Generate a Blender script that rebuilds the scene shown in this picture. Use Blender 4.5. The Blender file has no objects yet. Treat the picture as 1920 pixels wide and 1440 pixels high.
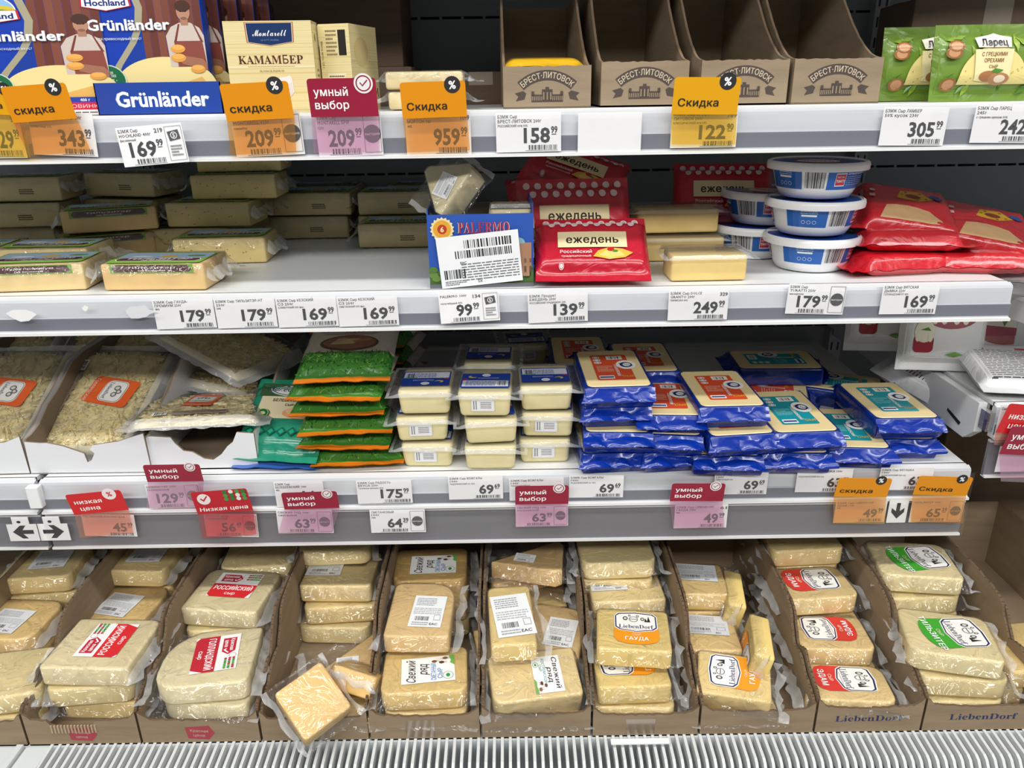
import bpy, math, random
import numpy as np
from mathutils import Vector, Matrix, Euler
R_ = math.radians
S = bpy.context.scene; COL = S.collection
random.seed(7)
# ---------------------------------------------------------------- camera
CZ = 1.35; F = 1442.0; PITCH = R_(21.0); ROLL = R_(0.9)
_f = Vector((0, math.cos(PITCH), -math.sin(PITCH))); _r = Vector((1, 0, 0)); _u = Vector((0, math.sin(PITCH), math.cos(PITCH)))
_r2 = _r*math.cos(ROLL) - _u*math.sin(ROLL); _u2 = _u*math.cos(ROLL) + _r*math.sin(ROLL)
cd = bpy.data.cameras.new('camera'); cam = bpy.data.objects.new('camera', cd); COL.objects.link(cam)
cd.sensor_width = 36; cd.lens = 36*F/1920; cd.clip_start = 0.02
M = Matrix((( _r2.x, _u2.x, -_f.x, 0), (_r2.y, _u2.y, -_f.y, 0), (_r2.z, _u2.z, -_f.z, CZ), (0, 0, 0, 1)))
cam.matrix_world = M; S.camera = cam
# ---------------------------------------------------------------- light
S.view_settings.view_transform = 'Standard'; S.view_settings.look = 'None'; S.view_settings.gamma = 1.0
S.view_settings.use_curve_mapping = False; S.view_settings.exposure = -0.08
w = bpy.data.worlds.new('store'); S.world = w; w.use_nodes = True
w.node_tree.nodes['Background'].inputs[0].default_value = (0.88, 0.93, 1.0, 1); w.node_tree.nodes['Background'].inputs[1].default_value = 0.20
def area(x, y, z, sx, sy, e, rx=0):
    l = bpy.data.lights.new('ceiling_light', 'AREA'); l.shape = 'RECTANGLE'; l.size = sx; l.size_y = sy; l.energy = e; l.color = (1, .985, .95)
    o = bpy.data.objects.new('ceiling_light', l); COL.objects.link(o); o.location = (x, y, z); o.rotation_euler = (rx, 0, 0)
    return o
area(0, 0.10, 2.85, 5.0, 0.16, 57)
area(0, -1.5, 2.75, 5.0, 0.3, 88, R_(25))
S.cycles.max_bounces = 5; S.cycles.diffuse_bounces = 3; S.cycles.glossy_bounces = 2; S.cycles.transmission_bounces = 3
S.cycles.transparent_max_bounces = 20; S.cycles.caustics_reflective = False; S.cycles.caustics_refractive = False
S.cycles.sample_clamp_indirect = 4
# ---------------------------------------------------------------- pixel -> place (photo frame 1920x1440)
def ray(px, py): return _f + _r2*((px-960)/F) + _u2*((720-py)/F)
def onY(px, py, Y): d = ray(px, py); t = Y/d.y; return Vector((d.x*t, Y, d.z*t + CZ))
def onZ(px, py, z): d = ray(px, py); t = (z-CZ)/d.z; return Vector((d.x*t, d.y*t, z))
def proj(p):
    v = Vector(p) - Vector((0, 0, CZ)); k = v.dot(_f); return (960 + F*v.dot(_r2)/k, 720 - F*v.dot(_u2)/k)
def XatY(px, Y, z):                                  # x so that point (x,Y,z) shows at column px
    x = 0.0
    for _ in range(6): x += (px - proj((x, Y, z))[0]) * (Y*.95)/F
    return x
YF = 0.92                                            # front plane of the shelves
Z1, Z2, Z3, Z4 = CZ-.0217, CZ-.2275, CZ-.4755, CZ-.757
YB = 1.45
# ---------------------------------------------------------------- colour + materials
def lin(c):
    if isinstance(c, str): c = tuple(int(c[i:i+2], 16)/255 for i in (0, 2, 4))
    return tuple((x/12.92 if x <= .04045 else ((x+.055)/1.055)**2.4) for x in c) + (1.0,)
MATS = {}
def mat(name, rough=.5, noise=0., nscale=20., bump=0., bscale=30., metal=0., spec=.5, kind='pbr', stretch=(1, 1, 1), clear=0., bdist=.002, haze=.05, fac=.35):
    m = bpy.data.materials.new(name); m.use_nodes = True; nt = m.node_tree; N = nt.nodes; L = nt.links
    out = N['Material Output']; bs = N['Principled BSDF']
    at = N.new('ShaderNodeAttribute'); at.attribute_name = 'Col'; colr = at.outputs['Color']
    tc = N.new('ShaderNodeTexCoord'); mp = N.new('ShaderNodeMapping'); mp.inputs['Scale'].default_value = stretch
    L.new(tc.outputs['Object'], mp.inputs['Vector'])
    oi = N.new('ShaderNodeObjectInfo'); va = N.new('ShaderNodeVectorMath'); va.operation = 'SCALE'
    cm = N.new('ShaderNodeCombineXYZ'); L.new(oi.outputs['Random'], cm.inputs[0]); L.new(oi.outputs['Random'], cm.inputs[1]); L.new(cm.outputs[0], va.inputs[0]); va.inputs[3].default_value = 9
    ad = N.new('ShaderNodeVectorMath'); ad.operation = 'ADD'; L.new(mp.outputs[0], ad.inputs[0]); L.new(va.outputs[0], ad.inputs[1]); vec = ad.outputs[0]
    if noise:
        n = N.new('ShaderNodeTexNoise'); n.inputs['Scale'].default_value = nscale; n.inputs['Detail'].default_value = 4; L.new(vec, n.inputs['Vector'])
        mr = N.new('ShaderNodeMapRange'); mr.inputs[1].default_value = .3; mr.inputs[2].default_value = .7; mr.inputs[3].default_value = 1-noise; mr.inputs[4].default_value = 1+noise
        L.new(n.outputs[0], mr.inputs[0]); vm = N.new('ShaderNodeVectorMath'); vm.operation = 'SCALE'; L.new(colr, vm.inputs[0]); L.new(mr.outputs[0], vm.inputs[3]); colr = vm.outputs[0]
    nrm = None
    if bump:
        n = N.new('ShaderNodeTexNoise'); n.inputs['Scale'].default_value = bscale; n.inputs['Detail'].default_value = 3; n.inputs['Distortion'].default_value = .9; L.new(vec, n.inputs['Vector'])
        src = n.outputs[0]
        if kind in ('film', 'foil'):
            mt = N.new('ShaderNodeMath'); mt.operation = 'SUBTRACT'; mt.inputs[1].default_value = .5; L.new(src, mt.inputs[0])
            ab = N.new('ShaderNodeMath'); ab.operation = 'ABSOLUTE'; L.new(mt.outputs[0], ab.inputs[0]); src = ab.outputs[0]
        bp = N.new('ShaderNodeBump'); bp.inputs['Strength'].default_value = bump; bp.inputs['Distance'].default_value = bdist; L.new(src, bp.inputs['Height']); nrm = bp.outputs[0]
    if kind in ('film', 'tint'):
        N.remove(bs)
        tr = N.new('ShaderNodeBsdfTransparent'); gl = N.new('ShaderNodeBsdfGlossy'); gl.inputs['Roughness'].default_value = rough; gl.inputs[0].default_value = (1, 1, 1, 1)
        df = N.new('ShaderNodeBsdfDiffuse'); L.new(colr, df.inputs[0])
        if kind == 'tint': L.new(colr, tr.inputs[0])
        else: tr.inputs[0].default_value = (.997, .997, .995, 1)
        mx = N.new('ShaderNodeMixShader'); mx.inputs[0].default_value = haze; L.new(tr.outputs[0], mx.inputs[1]); L.new(df.outputs[0], mx.inputs[2])
        lw = N.new('ShaderNodeLayerWeight'); lw.inputs['Blend'].default_value = .35
        ma = N.new('ShaderNodeMath'); ma.operation = 'MULTIPLY_ADD'; ma.inputs[1].default_value = fac; ma.inputs[2].default_value = .022; L.new(lw.outputs['Fresnel'], ma.inputs[0])
        m2 = N.new('ShaderNodeMixShader'); L.new(ma.outputs[0], m2.inputs[0]); L.new(mx.outputs[0], m2.inputs[1]); L.new(gl.outputs[0], m2.inputs[2]); L.new(m2.outputs[0], out.inputs[0])
        if nrm: L.new(nrm, gl.inputs['Normal']); L.new(nrm, lw.inputs['Normal'])
    else:
        L.new(colr, bs.inputs['Base Color']); bs.inputs['Roughness'].default_value = rough; bs.inputs['Metallic'].default_value = metal
        bs.inputs['Specular IOR Level'].default_value = spec
        if clear: bs.inputs['Coat Weight'].default_value = clear; bs.inputs['Coat Roughness'].default_value = .08
        if nrm: L.new(nrm, bs.inputs['Normal'])
    MATS[name] = m; return m
mat('print', .5); mat('paper', .6, noise=.02, nscale=60); mat('gloss', .25); mat('plastic', .3, noise=.02, nscale=8)
mat('box_print', .38, noise=.03, nscale=30)
mat('cheese', .42, noise=.05, nscale=35, bump=.15, bscale=140, bdist=.0006, spec=.4)
mat('cardboard', .85, noise=.09, nscale=14, stretch=(1, 1, 6), bump=.12, bscale=60, spec=.2)
mat('steel', .38, noise=.035, nscale=5, spec=.4); mat('slat', .35, noise=.03, nscale=20)
mat('film', .05, kind='film', bump=1., bscale=28, bdist=.014, haze=.03, fac=.5); mat('seal', .1, kind='film', bump=1., bscale=60, bdist=.004, haze=.32, fac=.75)
mat('stiff', .08, kind='film', bump=.4, bscale=30, bdist=.004, haze=.07, fac=.6)
mat('cover', .15, kind='film', haze=.012, fac=.12)
mat('tint', .2, kind='tint', haze=.16, fac=.1)
mat('foil', .3, kind='foil', noise=.04, nscale=25, bump=.7, bscale=17, bdist=.010, clear=.6)
mat('shred', .5, noise=.12, nscale=90, bump=.5, bscale=120, bdist=.003)
mat('floor', .4, noise=.05, nscale=3)
# ---------------------------------------------------------------- mesh builder
class MB:
    def __init__(s, col='ffffff'): s.v = []; s.f = []; s.c = []; s.col = col
    def add(s, vs, fs, col=None):
        b = len(s.v); s.v += [tuple(p) for p in vs]; c = lin(col or s.col)
        for f in fs: s.f.append(tuple(i+b for i in f)); s.c.append(c)
    def box(s, x0, x1, y0, y1, z0, z1, col=None):
        s.add([(x0,y0,z0),(x1,y0,z0),(x1,y1,z0),(x0,y1,z0),(x0,y0,z1),(x1,y0,z1),(x1,y1,z1),(x0,y1,z1)],
              [(0,3,2,1),(4,5,6,7),(0,1,5,4),(1,2,6,5),(2,3,7,6),(3,0,4,7)], col)
    def prism(s, poly, fn0, fn1, col=None, ecol=None):          # extrude 2D polygon between two mappings
        n = len(poly); vs = [fn0(*p) for p in poly] + [fn1(*p) for p in poly]
        s.add(vs, [tuple(range(n))[::-1], tuple(range(n, 2*n))], col)
        s.add(vs, [(i, (i+1) % n, n+(i+1) % n, n+i) for i in range(n)], ecol or col)
    def slab(s, out, z0, z1, bev=.002, col=None, k=2, shrink0=0.):
        o = np.array(out, float); n = len(o); d = np.roll(o, -1, 0)-np.roll(o, 1, 0); nr = np.stack([d[:, 1], -d[:, 0]], 1); nr /= np.linalg.norm(nr, axis=1)[:, None]+1e-9
        rings = []
        for i in range(k+1):
            a = math.pi/2*(1-i/k); rings.append((z0+bev*(1-math.sin(a)), bev*(1-math.cos(a))+shrink0))
        for i in range(k+1):
            a = math.pi/2*(1-i/k); rings.append((z1-bev*(1-math.cos(a)), bev*(1-math.sin(a))))
        vs = []
        for z, ins in rings:
            for p in o - nr*ins: vs.append((p[0], p[1], z))
        fs = [tuple(range(n))[::-1]]
        for r in range(len(rings)-1):
            for i in range(n): j = (i+1) % n; fs.append((r*n+i, r*n+j, (r+1)*n+j, (r+1)*n+i))
        fs.append(tuple(range((len(rings)-1)*n, len(rings)*n))); s.add(vs, fs, col)
    def grid(s, P, col=None, flip=False, colfn=None):           # P[n][m] points
        n = len(P); m = len(P[0]); vs = [tuple(p) for r in P for p in r]
        fs = [(i*m+j, i*m+j+1, (i+1)*m+j+1, (i+1)*m+j) for i in range(n-1) for j in range(m-1)]
        if flip: fs = [f[::-1] for f in fs]
        if colfn:
            b = len(s.v); s.v += vs
            for k, f in enumerate(fs): s.f.append(tuple(q+b for q in f)); s.c.append(lin(colfn(k//(m-1), k % (m-1))))
        else: s.add(vs, fs, col)
    def lathe(s, prof, n=40, col=None):
        P = [[(r*math.cos(2*math.pi*j/n), r*math.sin(2*math.pi*j/n), z) for j in range(n+1)] for r, z in prof]; s.grid(P, col)
    def mesh(s, name, material, smooth=False):
        me = bpy.data.meshes.new(name); me.from_pydata(s.v, [], s.f)
        at = me.color_attributes.new('Col', 'FLOAT_COLOR', 'CORNER')
        a = np.repeat(np.array(s.c, np.float32), [len(f) for f in s.f], axis=0).ravel(); at.data.foreach_set('color', a)
        me.materials.append(MATS[material])
        if smooth:
            me.polygons.foreach_set('use_smooth', [True]*len(me.polygons))
            if smooth != 1: me.set_sharp_from_angle(angle=R_(smooth))
        me.update(); return me
def tag(o, label=None, cat=None, group=None, kind=None):
    for k, v in (('label', label), ('category', cat), ('group', group), ('kind', kind)):
        if v: o[k] = v
    return o
def obj(name, me, parent=None, loc=None, rot=None, label=None):
    o = bpy.data.objects.new(name, me); COL.objects.link(o); o.parent = parent
    if loc is not None: o.location = loc
    if rot is not None: o.rotation_euler = rot
    if label: o['label'] = label
    return o
def thing(name, label, cat, loc, rot=(0, 0, 0), group=None, scale=None):
    o = obj(name, None, None, loc, rot); o.empty_display_size = .01
    if scale: o.scale = scale
    return tag(o, label, cat, group)
def inst(kit, name, label, cat, loc, rot=(0, 0, 0), group=None, scale=None):
    if not isinstance(rot, (tuple, list)): rot = (0, 0, rot)
    r = thing(name, label, cat, loc, rot, group, scale)
    for p in kit:
        o = obj(p[0], p[1], r)
        for q in (p[2] if len(p) > 2 else []): obj(q[0], q[1], o)
    return r
def struct(name, mb, m, smooth=False, parent=None):
    o = obj(name, mb.mesh(name, m, smooth), parent); o['kind'] = 'structure'; return o
# ---------------------------------------------------------------- flat print (lettering, labels)
_tc = {}
from mathutils.geometry import tessellate_polygon
def _fill(me):
    """fill letter outlines contour by contour (overlapping contours of one letter stay solid)"""
    nx = {}
    for e in me.edges: i, j = e.vertices; nx.setdefault(i, []).append(j); nx.setdefault(j, []).append(i)
    co = [(p.co.x, p.co.y) for p in me.vertices]; seen = set(); loops = []
    for i in nx:
        if i in seen: continue
        lp = [i]; seen.add(i); prev = -1
        while True:
            c = [j for j in nx[lp[-1]] if j not in seen]
            if not c: break
            lp.append(min(c) if len(lp) == 1 else c[0]); seen.add(lp[-1])
        if len(lp) > 2: loops.append(lp)
    def ar(l): return sum(co[l[k-1]][0]*co[l[k]][1]-co[l[k]][0]*co[l[k-1]][1] for k in range(len(l)))/2
    def inside(pt, l):
        x, y = pt; r = False
        for k in range(len(l)):
            (ax, ay), (bx, by) = co[l[k-1]], co[l[k]]
            if (ay > y) != (by > y) and x < (bx-ax)*(y-ay)/(by-ay)+ax: r = not r
        return r
    B = [(min(co[i][0] for i in l), max(co[i][0] for i in l), min(co[i][1] for i in l), max(co[i][1] for i in l)) for l in loops]
    gid = list(range(len(loops)))                                 # letters: contours whose boxes overlap
    for _ in range(3):
        for p in range(len(loops)):
            for q in range(p):
                P, Q = B[p], B[q]
                if P[0] < Q[1] and Q[0] < P[1] and P[2] < Q[3] and Q[2] < P[3]:
                    g_, h_ = gid[p], gid[q]
                    if g_ != h_: gid = [min(g_, h_) if t == max(g_, h_) else t for t in gid]
    fs = []; extra = []
    for g_ in set(gid):
        L_ = [loops[k] for k in range(len(loops)) if gid[k] == g_]; A = [ar(l) for l in L_]
        sg = 1 if A[max(range(len(A)), key=lambda k: abs(A[k]))] > 0 else -1
        out = [k for k in range(len(L_)) if A[k]*sg > 0]; hol = {k: [] for k in out}; got = []; bad = False
        for k in range(len(L_)):
            if A[k]*sg > 0: continue
            c = [o for o in out if all(inside(co[L_[k][len(L_[k])*t//4]], L_[o]) for t in range(4))]
            if c: hol[min(c, key=lambda o: abs(A[o]))].append(k)
            else: bad = True
        for o in out:
            ls = [L_[o]]+[L_[k] for k in hol[o]]; flat = [i for l in ls for i in l]; tot = 0
            for t in tessellate_polygon([[Vector((*co[i], 0)) for i in l] for l in ls]):
                t = [flat[q] for q in t]; (ax, ay), (bx, by), (cx, cy) = (co[q] for q in t)
                cr = (bx-ax)*(cy-ay)-(by-ay)*(cx-ax); tot += abs(cr)/2; got.append(tuple(t) if cr > 0 else tuple(t[::-1]))
            if abs(tot-(abs(A[o])-sum(abs(A[k]) for k in hol[o]))) > .004*abs(A[o]): bad = True
        if not bad: fs += got; continue
        E = [(co[l[k-1]], co[l[k]]) for l in L_ for k in range(len(l))]; ys = {round(p_[1], 5) for e in E for p_ in e}
        for i in range(len(E)):
            (ax, ay), (bx, by) = E[i]
            for j in range(i):
                (cx, cy), (dx, dy) = E[j]; den = (bx-ax)*(dy-cy)-(by-ay)*(dx-cx)
                if abs(den) < 1e-9: continue
                t = ((cx-ax)*(dy-cy)-(cy-ay)*(dx-cx))/den; u = ((cx-ax)*(by-ay)-(cy-ay)*(bx-ax))/den
                if .001 < t < .999 and .001 < u < .999: ys.add(round(ay+t*(by-ay), 5))
        ys = sorted(ys)
        for y0, y1 in zip(ys, ys[1:]):
            if y1-y0 < 1e-4: continue
            ym = (y0+y1)/2; cs = []
            for (ax, ay), (bx, by) in E:
                if (ay > ym) != (by > ym): f = lambda y: ax+(y-ay)/(by-ay)*(bx-ax); cs.append((f(ym), 1 if by > ay else -1, f(y0), f(y1)))
            cs.sort(); w_ = 0
            for c in cs:
                if w_ == 0: st = c
                w_ += c[1]
                if w_ == 0: n_ = len(co)+len(extra); extra += [(st[2], y0), (c[2], y0), (c[3], y1), (st[3], y1)]; fs.append((n_, n_+1, n_+2, n_+3))
    return fs, extra
def txt(s, bold=.0, res=2, sp=1.):
    k = (s, bold, res, sp)
    if k not in _tc:
        asc = all(ord(q) < 256 for q in s)
        c = bpy.data.curves.new('t', 'FONT'); c.body = s; c.size = 1; c.resolution_u = res; c.offset = bold; c.space_character = sp
        if not asc: c.fill_mode = 'NONE'
        o = bpy.data.objects.new('t', c); me = o.to_mesh()
        v = np.array([(p.co.x, p.co.y) for p in me.vertices]) if len(me.vertices) else np.zeros((0, 2)); fs = [tuple(p.vertices) for p in me.polygons]
        if not asc:
            fs, ex = _fill(me)
            if ex: v = np.concatenate([v, np.array(ex)])
        o.to_mesh_clear(); bpy.data.objects.remove(o); bpy.data.curves.remove(c); _tc[k] = (v, fs)
    return _tc[k]
_ab = 'ABCDEFGHIJKLMNOPQRSTUVWXYZ'
def serif(s):                                                     # bold serif letters
    o = ''
    for ch in s:
        if 'A' <= ch <= 'Z': o += chr(0x1D400+ord(ch)-65)
        elif 'a' <= ch <= 'z': o += chr(0x1D41A+ord(ch)-97)
        else: o += ch
    return o
def script(s):
    return ''.join(chr(0x1D4D0+ord(c)-65) if 'A' <= c <= 'Z' else chr(0x1D4EA+ord(c)-97) if 'a' <= c <= 'z' else c for c in s)
class Art:
    """2D layers in metres: x right, y up; later laid on a surface"""
    def __init__(s): s.it = []; s.l = 0
    def poly(s, pts, c, same=False):
        if not same: s.l += 1
        n = len(pts); s.it.append((s.l, np.array(pts, float), [tuple(range(n))], c)); return s
    def rect(s, x, y, w, h, c, same=False, r=0., rot=0., sub=0):
        if sub:
            s.l += 1; g = [(x-w/2+w*i/sub, y-h/2+h*j) for j in (0, 1) for i in range(sub+1)]; s.it.append((s.l, np.array(g), [(i, i+1, sub+2+i, sub+1+i) for i in range(sub)], c)); return s
        if r: pts = rrect(w, h, r, 4)
        else: pts = [(-w/2, -h/2), (w/2, -h/2), (w/2, h/2), (-w/2, h/2)]
        ca, sa = math.cos(rot), math.sin(rot)
        return s.poly([(x+a*ca-b*sa, y+a*sa+b*ca) for a, b in pts], c, same)
    def ell(s, x, y, rx, ry, c, n=24, same=False, a0=0., a1=2*math.pi): return s.poly([(x+rx*math.cos(a0+(a1-a0)*i/n), y+ry*math.sin(a0+(a1-a0)*i/n)) for i in range(n + (0 if a1-a0 > 6.2 else 1))], c, same)
    def ring(s, x, y, r, t, c, n=24):
        s.l += 1; p = [(x+q*math.cos(2*math.pi*i/n), y+q*math.sin(2*math.pi*i/n)) for q in (r, r-t) for i in range(n)]
        s.it.append((s.l, np.array(p), [(i, (i+1) % n, n+(i+1) % n, n+i) for i in range(n)], c)); return s
    def text(s, t, x, y, h, c, bold=.02, al='c', w=None, rot=0., slant=0., arc=0., res=2):
        cp = 1; asc = all(ord(q) < 256 for q in t); bd = bold; bold = min(bold, .03) if asc else 0
        v, fs = txt(t, bold, res, 1.0 if asc else 1+bd*1.6)
        if not len(v): return s
        v = v.copy()
        if not asc and bd > .008 and ord(t[0]) < 0x10000:
            n_ = len(v); b_ = bd*.55; sh = ((-b_, -b_*.5), (b_, -b_*.5), (-b_, b_*.5), (b_, b_*.5)); v = np.concatenate([v+np.array(q) for q in sh]); cp = 4
        x0, x1 = v[:, 0].min(), v[:, 0].max(); v[:, 0] -= x0; W = x1-x0
        k = h/.73; kx = k if w is None else w/W; v[:, 0] *= kx; v[:, 1] *= k; W *= kx
        v[:, 1] -= h/2; v[:, 0] -= {'c': W/2, 'l': 0, 'r': W}[al]
        v[:, 0] += slant*v[:, 1]
        if arc:                                                   # bend on a circle of radius arc
            a = v[:, 0]/arc; rr = arc + v[:, 1]; v = np.stack([rr*np.sin(a), rr*np.cos(a)-arc], 1)
        ca, sa = math.cos(rot), math.sin(rot); v = np.stack([x+v[:, 0]*ca-v[:, 1]*sa, y+v[:, 0]*sa+v[:, 1]*ca], 1)
        s.l += 1; n_ = len(v)//cp
        for k_ in range(cp): s.it.append((s.l+.22*k_, v[k_*n_:(k_+1)*n_], fs, c))
        return s
    def _quads(s, q, c, x, y, rot):
        if not q: return s
        s.l += 1; v = []; f = []
        ca, sa = math.cos(rot), math.sin(rot)
        for a, b, w, h in q:
            n = len(v)
            for p, r in ((a, b), (a+w, b), (a+w, b+h), (a, b+h)): v.append((x+p*ca-r*sa, y+p*sa+r*ca))
            f.append((n, n+1, n+2, n+3))
        s.it.append((s.l, np.array(v), f, c)); return s
    def lines(s, x, y, w, h, n, c, rot=0., fill=.5, seed=1):
        rd = random.Random(seed); q = []; dy = h/n
        for i in range(n):
            a = -w/2; e = w/2*(1 if rd.random() < .7 else rd.uniform(.3, 1))
            while a < e:
                l = rd.uniform(.05, .16)*w; l = min(l, e-a); q.append((a, h/2-dy*(i+.75), l, dy*fill)); a += l + w*.02
        return s._quads(q, c, x, y, rot)
    def bars(s, x, y, w, h, c='222222', rot=0., n=30, seed=3):
        rd = random.Random(seed); q = []; u = w/(n*2.0); a = -w/2
        while a < w/2-u*2: l = u*rd.choice((.8, .8, 1.6, 2.4)); q.append((a, -h/2, l, h)); a += l+u*rd.choice((.8, 1.4, 2.))
        return s._quads(q, c, x, y, rot)
    def group(s, other, x, y, rot=0., k=1., kx=None):
        kx = kx or k; ca, sa = math.cos(rot), math.sin(rot); m = 0
        for l, v, f, c in other.it:
            a = v[:, 0]*kx; b = v[:, 1]*k; s.it.append((s.l+l, np.stack([x+a*ca-b*sa, y+a*sa+b*ca], 1), f, c)); m = max(m, l)
        s.l += m; return s
    def lay(s, fn, eps=.00004, mb=None, curved=False):                          # fn(u,v,offset)->xyz
        mb = mb or MB()
        for l, v, fs, c in s.it:
            if curved and len(fs) == 1 and 3 < len(v) and np.ptp(v, axis=0).max() > .011:
                P = v; d1 = np.roll(P, -1, 0)-P; d2 = np.roll(d1, -1, 0); cr = d1[:, 0]*d2[:, 1]-d1[:, 1]*d2[:, 0]
                if (cr > -1e-9).all() or (cr < 1e-9).all():        # convex field: rings towards the middle, edges split, so that it follows the bag
                    P = np.concatenate([P[i]+(P[(i+1) % len(P)]-P[i])*np.arange(k)[:, None]/k for i in range(len(P)) for k in [max(1, int(np.hypot(*(P[(i+1) % len(P)]-P[i]))/.004))]])
                    m = P.mean(0); n_ = len(P); K = 7; V = np.concatenate([m+(P-m)*(1-r/K) for r in range(K)]+[m[None]])
                    F_ = [(r*n_+i, r*n_+(i+1) % n_, (r+1)*n_+(i+1) % n_, (r+1)*n_+i) for r in range(K-1) for i in range(n_)]+[((K-1)*n_+i, (K-1)*n_+(i+1) % n_, K*n_) for i in range(n_)]
                    v, fs = V, F_
            mb.add([fn(a, b, eps*(l+2)) for a, b in v], fs, c)
        return mb
    def mesh(s, name, fn, m='print', eps=.00004): return s.lay(fn, eps, None, eps >= .00006).mesh(name, m)
def plane(o, ux, uy):
    o, ux, uy = Vector(o), Vector(ux).normalized(), Vector(uy).normalized(); n = ux.cross(uy)
    return lambda u, v, e: o + ux*u + uy*v + n*e
def top(z, x=0, y=0, rot=0): return plane((x, y, z), (math.cos(rot), math.sin(rot), 0), (-math.sin(rot), math.cos(rot), 0))
def front(y, x=0, z=0): return plane((x, y, z), (1, 0, 0), (0, 0, 1))
def rrect(w, h, r, n=5):
    p = []
    rs = r if isinstance(r, (list, tuple)) else [r]*4            # radii: front-left, front-right, back-right, back-left
    for (sx, sy, a0, rr) in ((-1, -1, 180, rs[0]), (1, -1, 270, rs[1]), (1, 1, 0, rs[2]), (-1, 1, 90, rs[3])):
        for i in range(n+1):
            a = R_(a0+90*i/n); p.append((sx*(w/2-rr)+rr*math.cos(a), sy*(h/2-rr)+rr*math.sin(a)))
    return p
def sdf(out):
    P = np.array(out, float); Q = np.roll(P, -1, 0)
    def f(x, y):
        x = np.asarray(x, float); y = np.asarray(y, float); d = np.full(x.shape, 9.); ins = np.zeros(x.shape, bool)
        for (ax, ay), (bx, by) in zip(P, Q):
            ex, ey = bx-ax, by-ay; L2 = ex*ex+ey*ey+1e-12; t = np.clip(((x-ax)*ex+(y-ay)*ey)/L2, 0, 1)
            d = np.minimum(d, np.hypot(x-ax-t*ex, y-ay-t*ey)); c = ((ay > y) != (by > y)) & (x < (bx-ax)*(y-ay)/(by-ay+1e-12)+ax); ins ^= c
        return np.where(ins, -d, d)
    return f
def crinkle(x, y, seed, k=1.):
    rd = np.random.RandomState(seed); z = 0
    for i in range(6):
        a = rd.uniform(0, 6.28); fr = rd.uniform(90, 330)*k; z = z + (1-2*np.abs(np.sin((x*math.cos(a)+y*math.sin(a))*fr/2 + rd.uniform(0, 6.28) + .8*np.sin(x*70+y*50+i))))*rd.uniform(.4, 1)/(1+i*.2)
    return z/3
def film(out, h, ml=.014, mr=.014, mf=.006, mb_=.006, flz=.35, seed=1, n=(46, 38), amp=.0022, stiff=False, lift=0., bottom=True):
    """clear bag: follows the block, leaves it towards crumpled sealed flaps"""
    o = np.array(out); x0, y0 = o.min(0); x1, y1 = o.max(0)
    X, Y = np.meshgrid(np.linspace(x0-ml, x1+mr, n[0]), np.linspace(y0-mf, y1+mb_, n[1])); f = sdf(out)
    rd = np.random.RandomState(seed)
    if not stiff:
        jx = np.interp(np.arange(n[1]), np.linspace(0, n[1]-1, 9), rd.uniform(-.5, .15, 9)); jx2 = np.interp(np.arange(n[1]), np.linspace(0, n[1]-1, 9), rd.uniform(-.5, .15, 9))
        t = (X-x0)/(x1-x0)
        X = X + np.where(t < 0, -jx[:, None]*ml*(-t*(x1-x0)/max(ml, 1e-4)), 0) + np.where(t > 1, jx2[:, None]*mr*((t-1)*(x1-x0)/max(mr, 1e-4)), 0)
    d = f(X, Y); m = max(ml, mr, mf, mb_); fz = h*flz
    q = np.clip(d/(m*.75), 0, 1); z = np.where(d < 0, h+.0007, fz + (h+.0007-fz)*(1-q)**(2.2 if stiff else 1.25))
    w_ = np.clip(d/.006, 0, 1)
    z = z + crinkle(X, Y, seed)*amp*w_*(.25 if stiff else 1) + lift*np.clip(d/m, 0, 1)
    z = np.where(d < .0005, np.maximum(z, h+.0005+ (.0004 if stiff else .0016)*np.maximum(0, crinkle(X, Y, seed+5, .5))**2), np.maximum(z, .0006))
    mb = MB('f4f6f6'); mb.grid(np.dstack([X, Y, z])); 
    me = mb.mesh('film', 'stiff' if stiff else 'film', 1)
    if stiff:
        me.materials.append(MATS['seal']); c = n[0]-1; r = n[1]-1
        for i, pl in enumerate(me.polygons):
            if i % c < 2 or i % c > c-3 or i//c < 2 or i//c > r-3: pl.material_index = 1
    else:
        me.materials.append(MATS['seal']); c = n[0]-1
        for i, pl in enumerate(me.polygons):
            if i % c < 4 or i % c > c-5: pl.material_index = 1
    return me
def bagfn(w, d, t, seed, seal=.014, sy=True, droop=0., pw=4., amp=1.):
    """closed foil bag lying flat; returns top/bottom surface functions"""
    def prof(x, y):
        a = np.clip(np.abs(x)/(w/2), 0, 1); b = np.clip(np.abs(y)/(d/2), 0, 1)
        ia = np.clip((1-a)*(w/2)/ (.012), 0, 1) if sy else np.clip(((w/2-seal)-np.abs(x))/.014, 0, 1)
        ib = np.clip(((d/2-seal)-np.abs(y))/.014, 0, 1) if sy else np.clip((1-b)*(d/2)/.012, 0, 1)
        return np.sin(ia*math.pi/2)**.8*np.sin(ib*math.pi/2)**.8*(1-.12*a**2-.12*b**2)
    def fn(x, y, e=0., up=True):
        p = prof(x, y); s_ = 1-np.clip(p*1.5, 0, 1)
        c = crinkle(x, y, seed, .6)*.0016*amp*(.35+s_*1.1); base = droop*s_*(np.abs(y)/(d/2) if sy else 1)
        return t/2 + base + c + (t/2*p + .0004 + e if up else -(t/2*p + .0004))
    return fn
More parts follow.
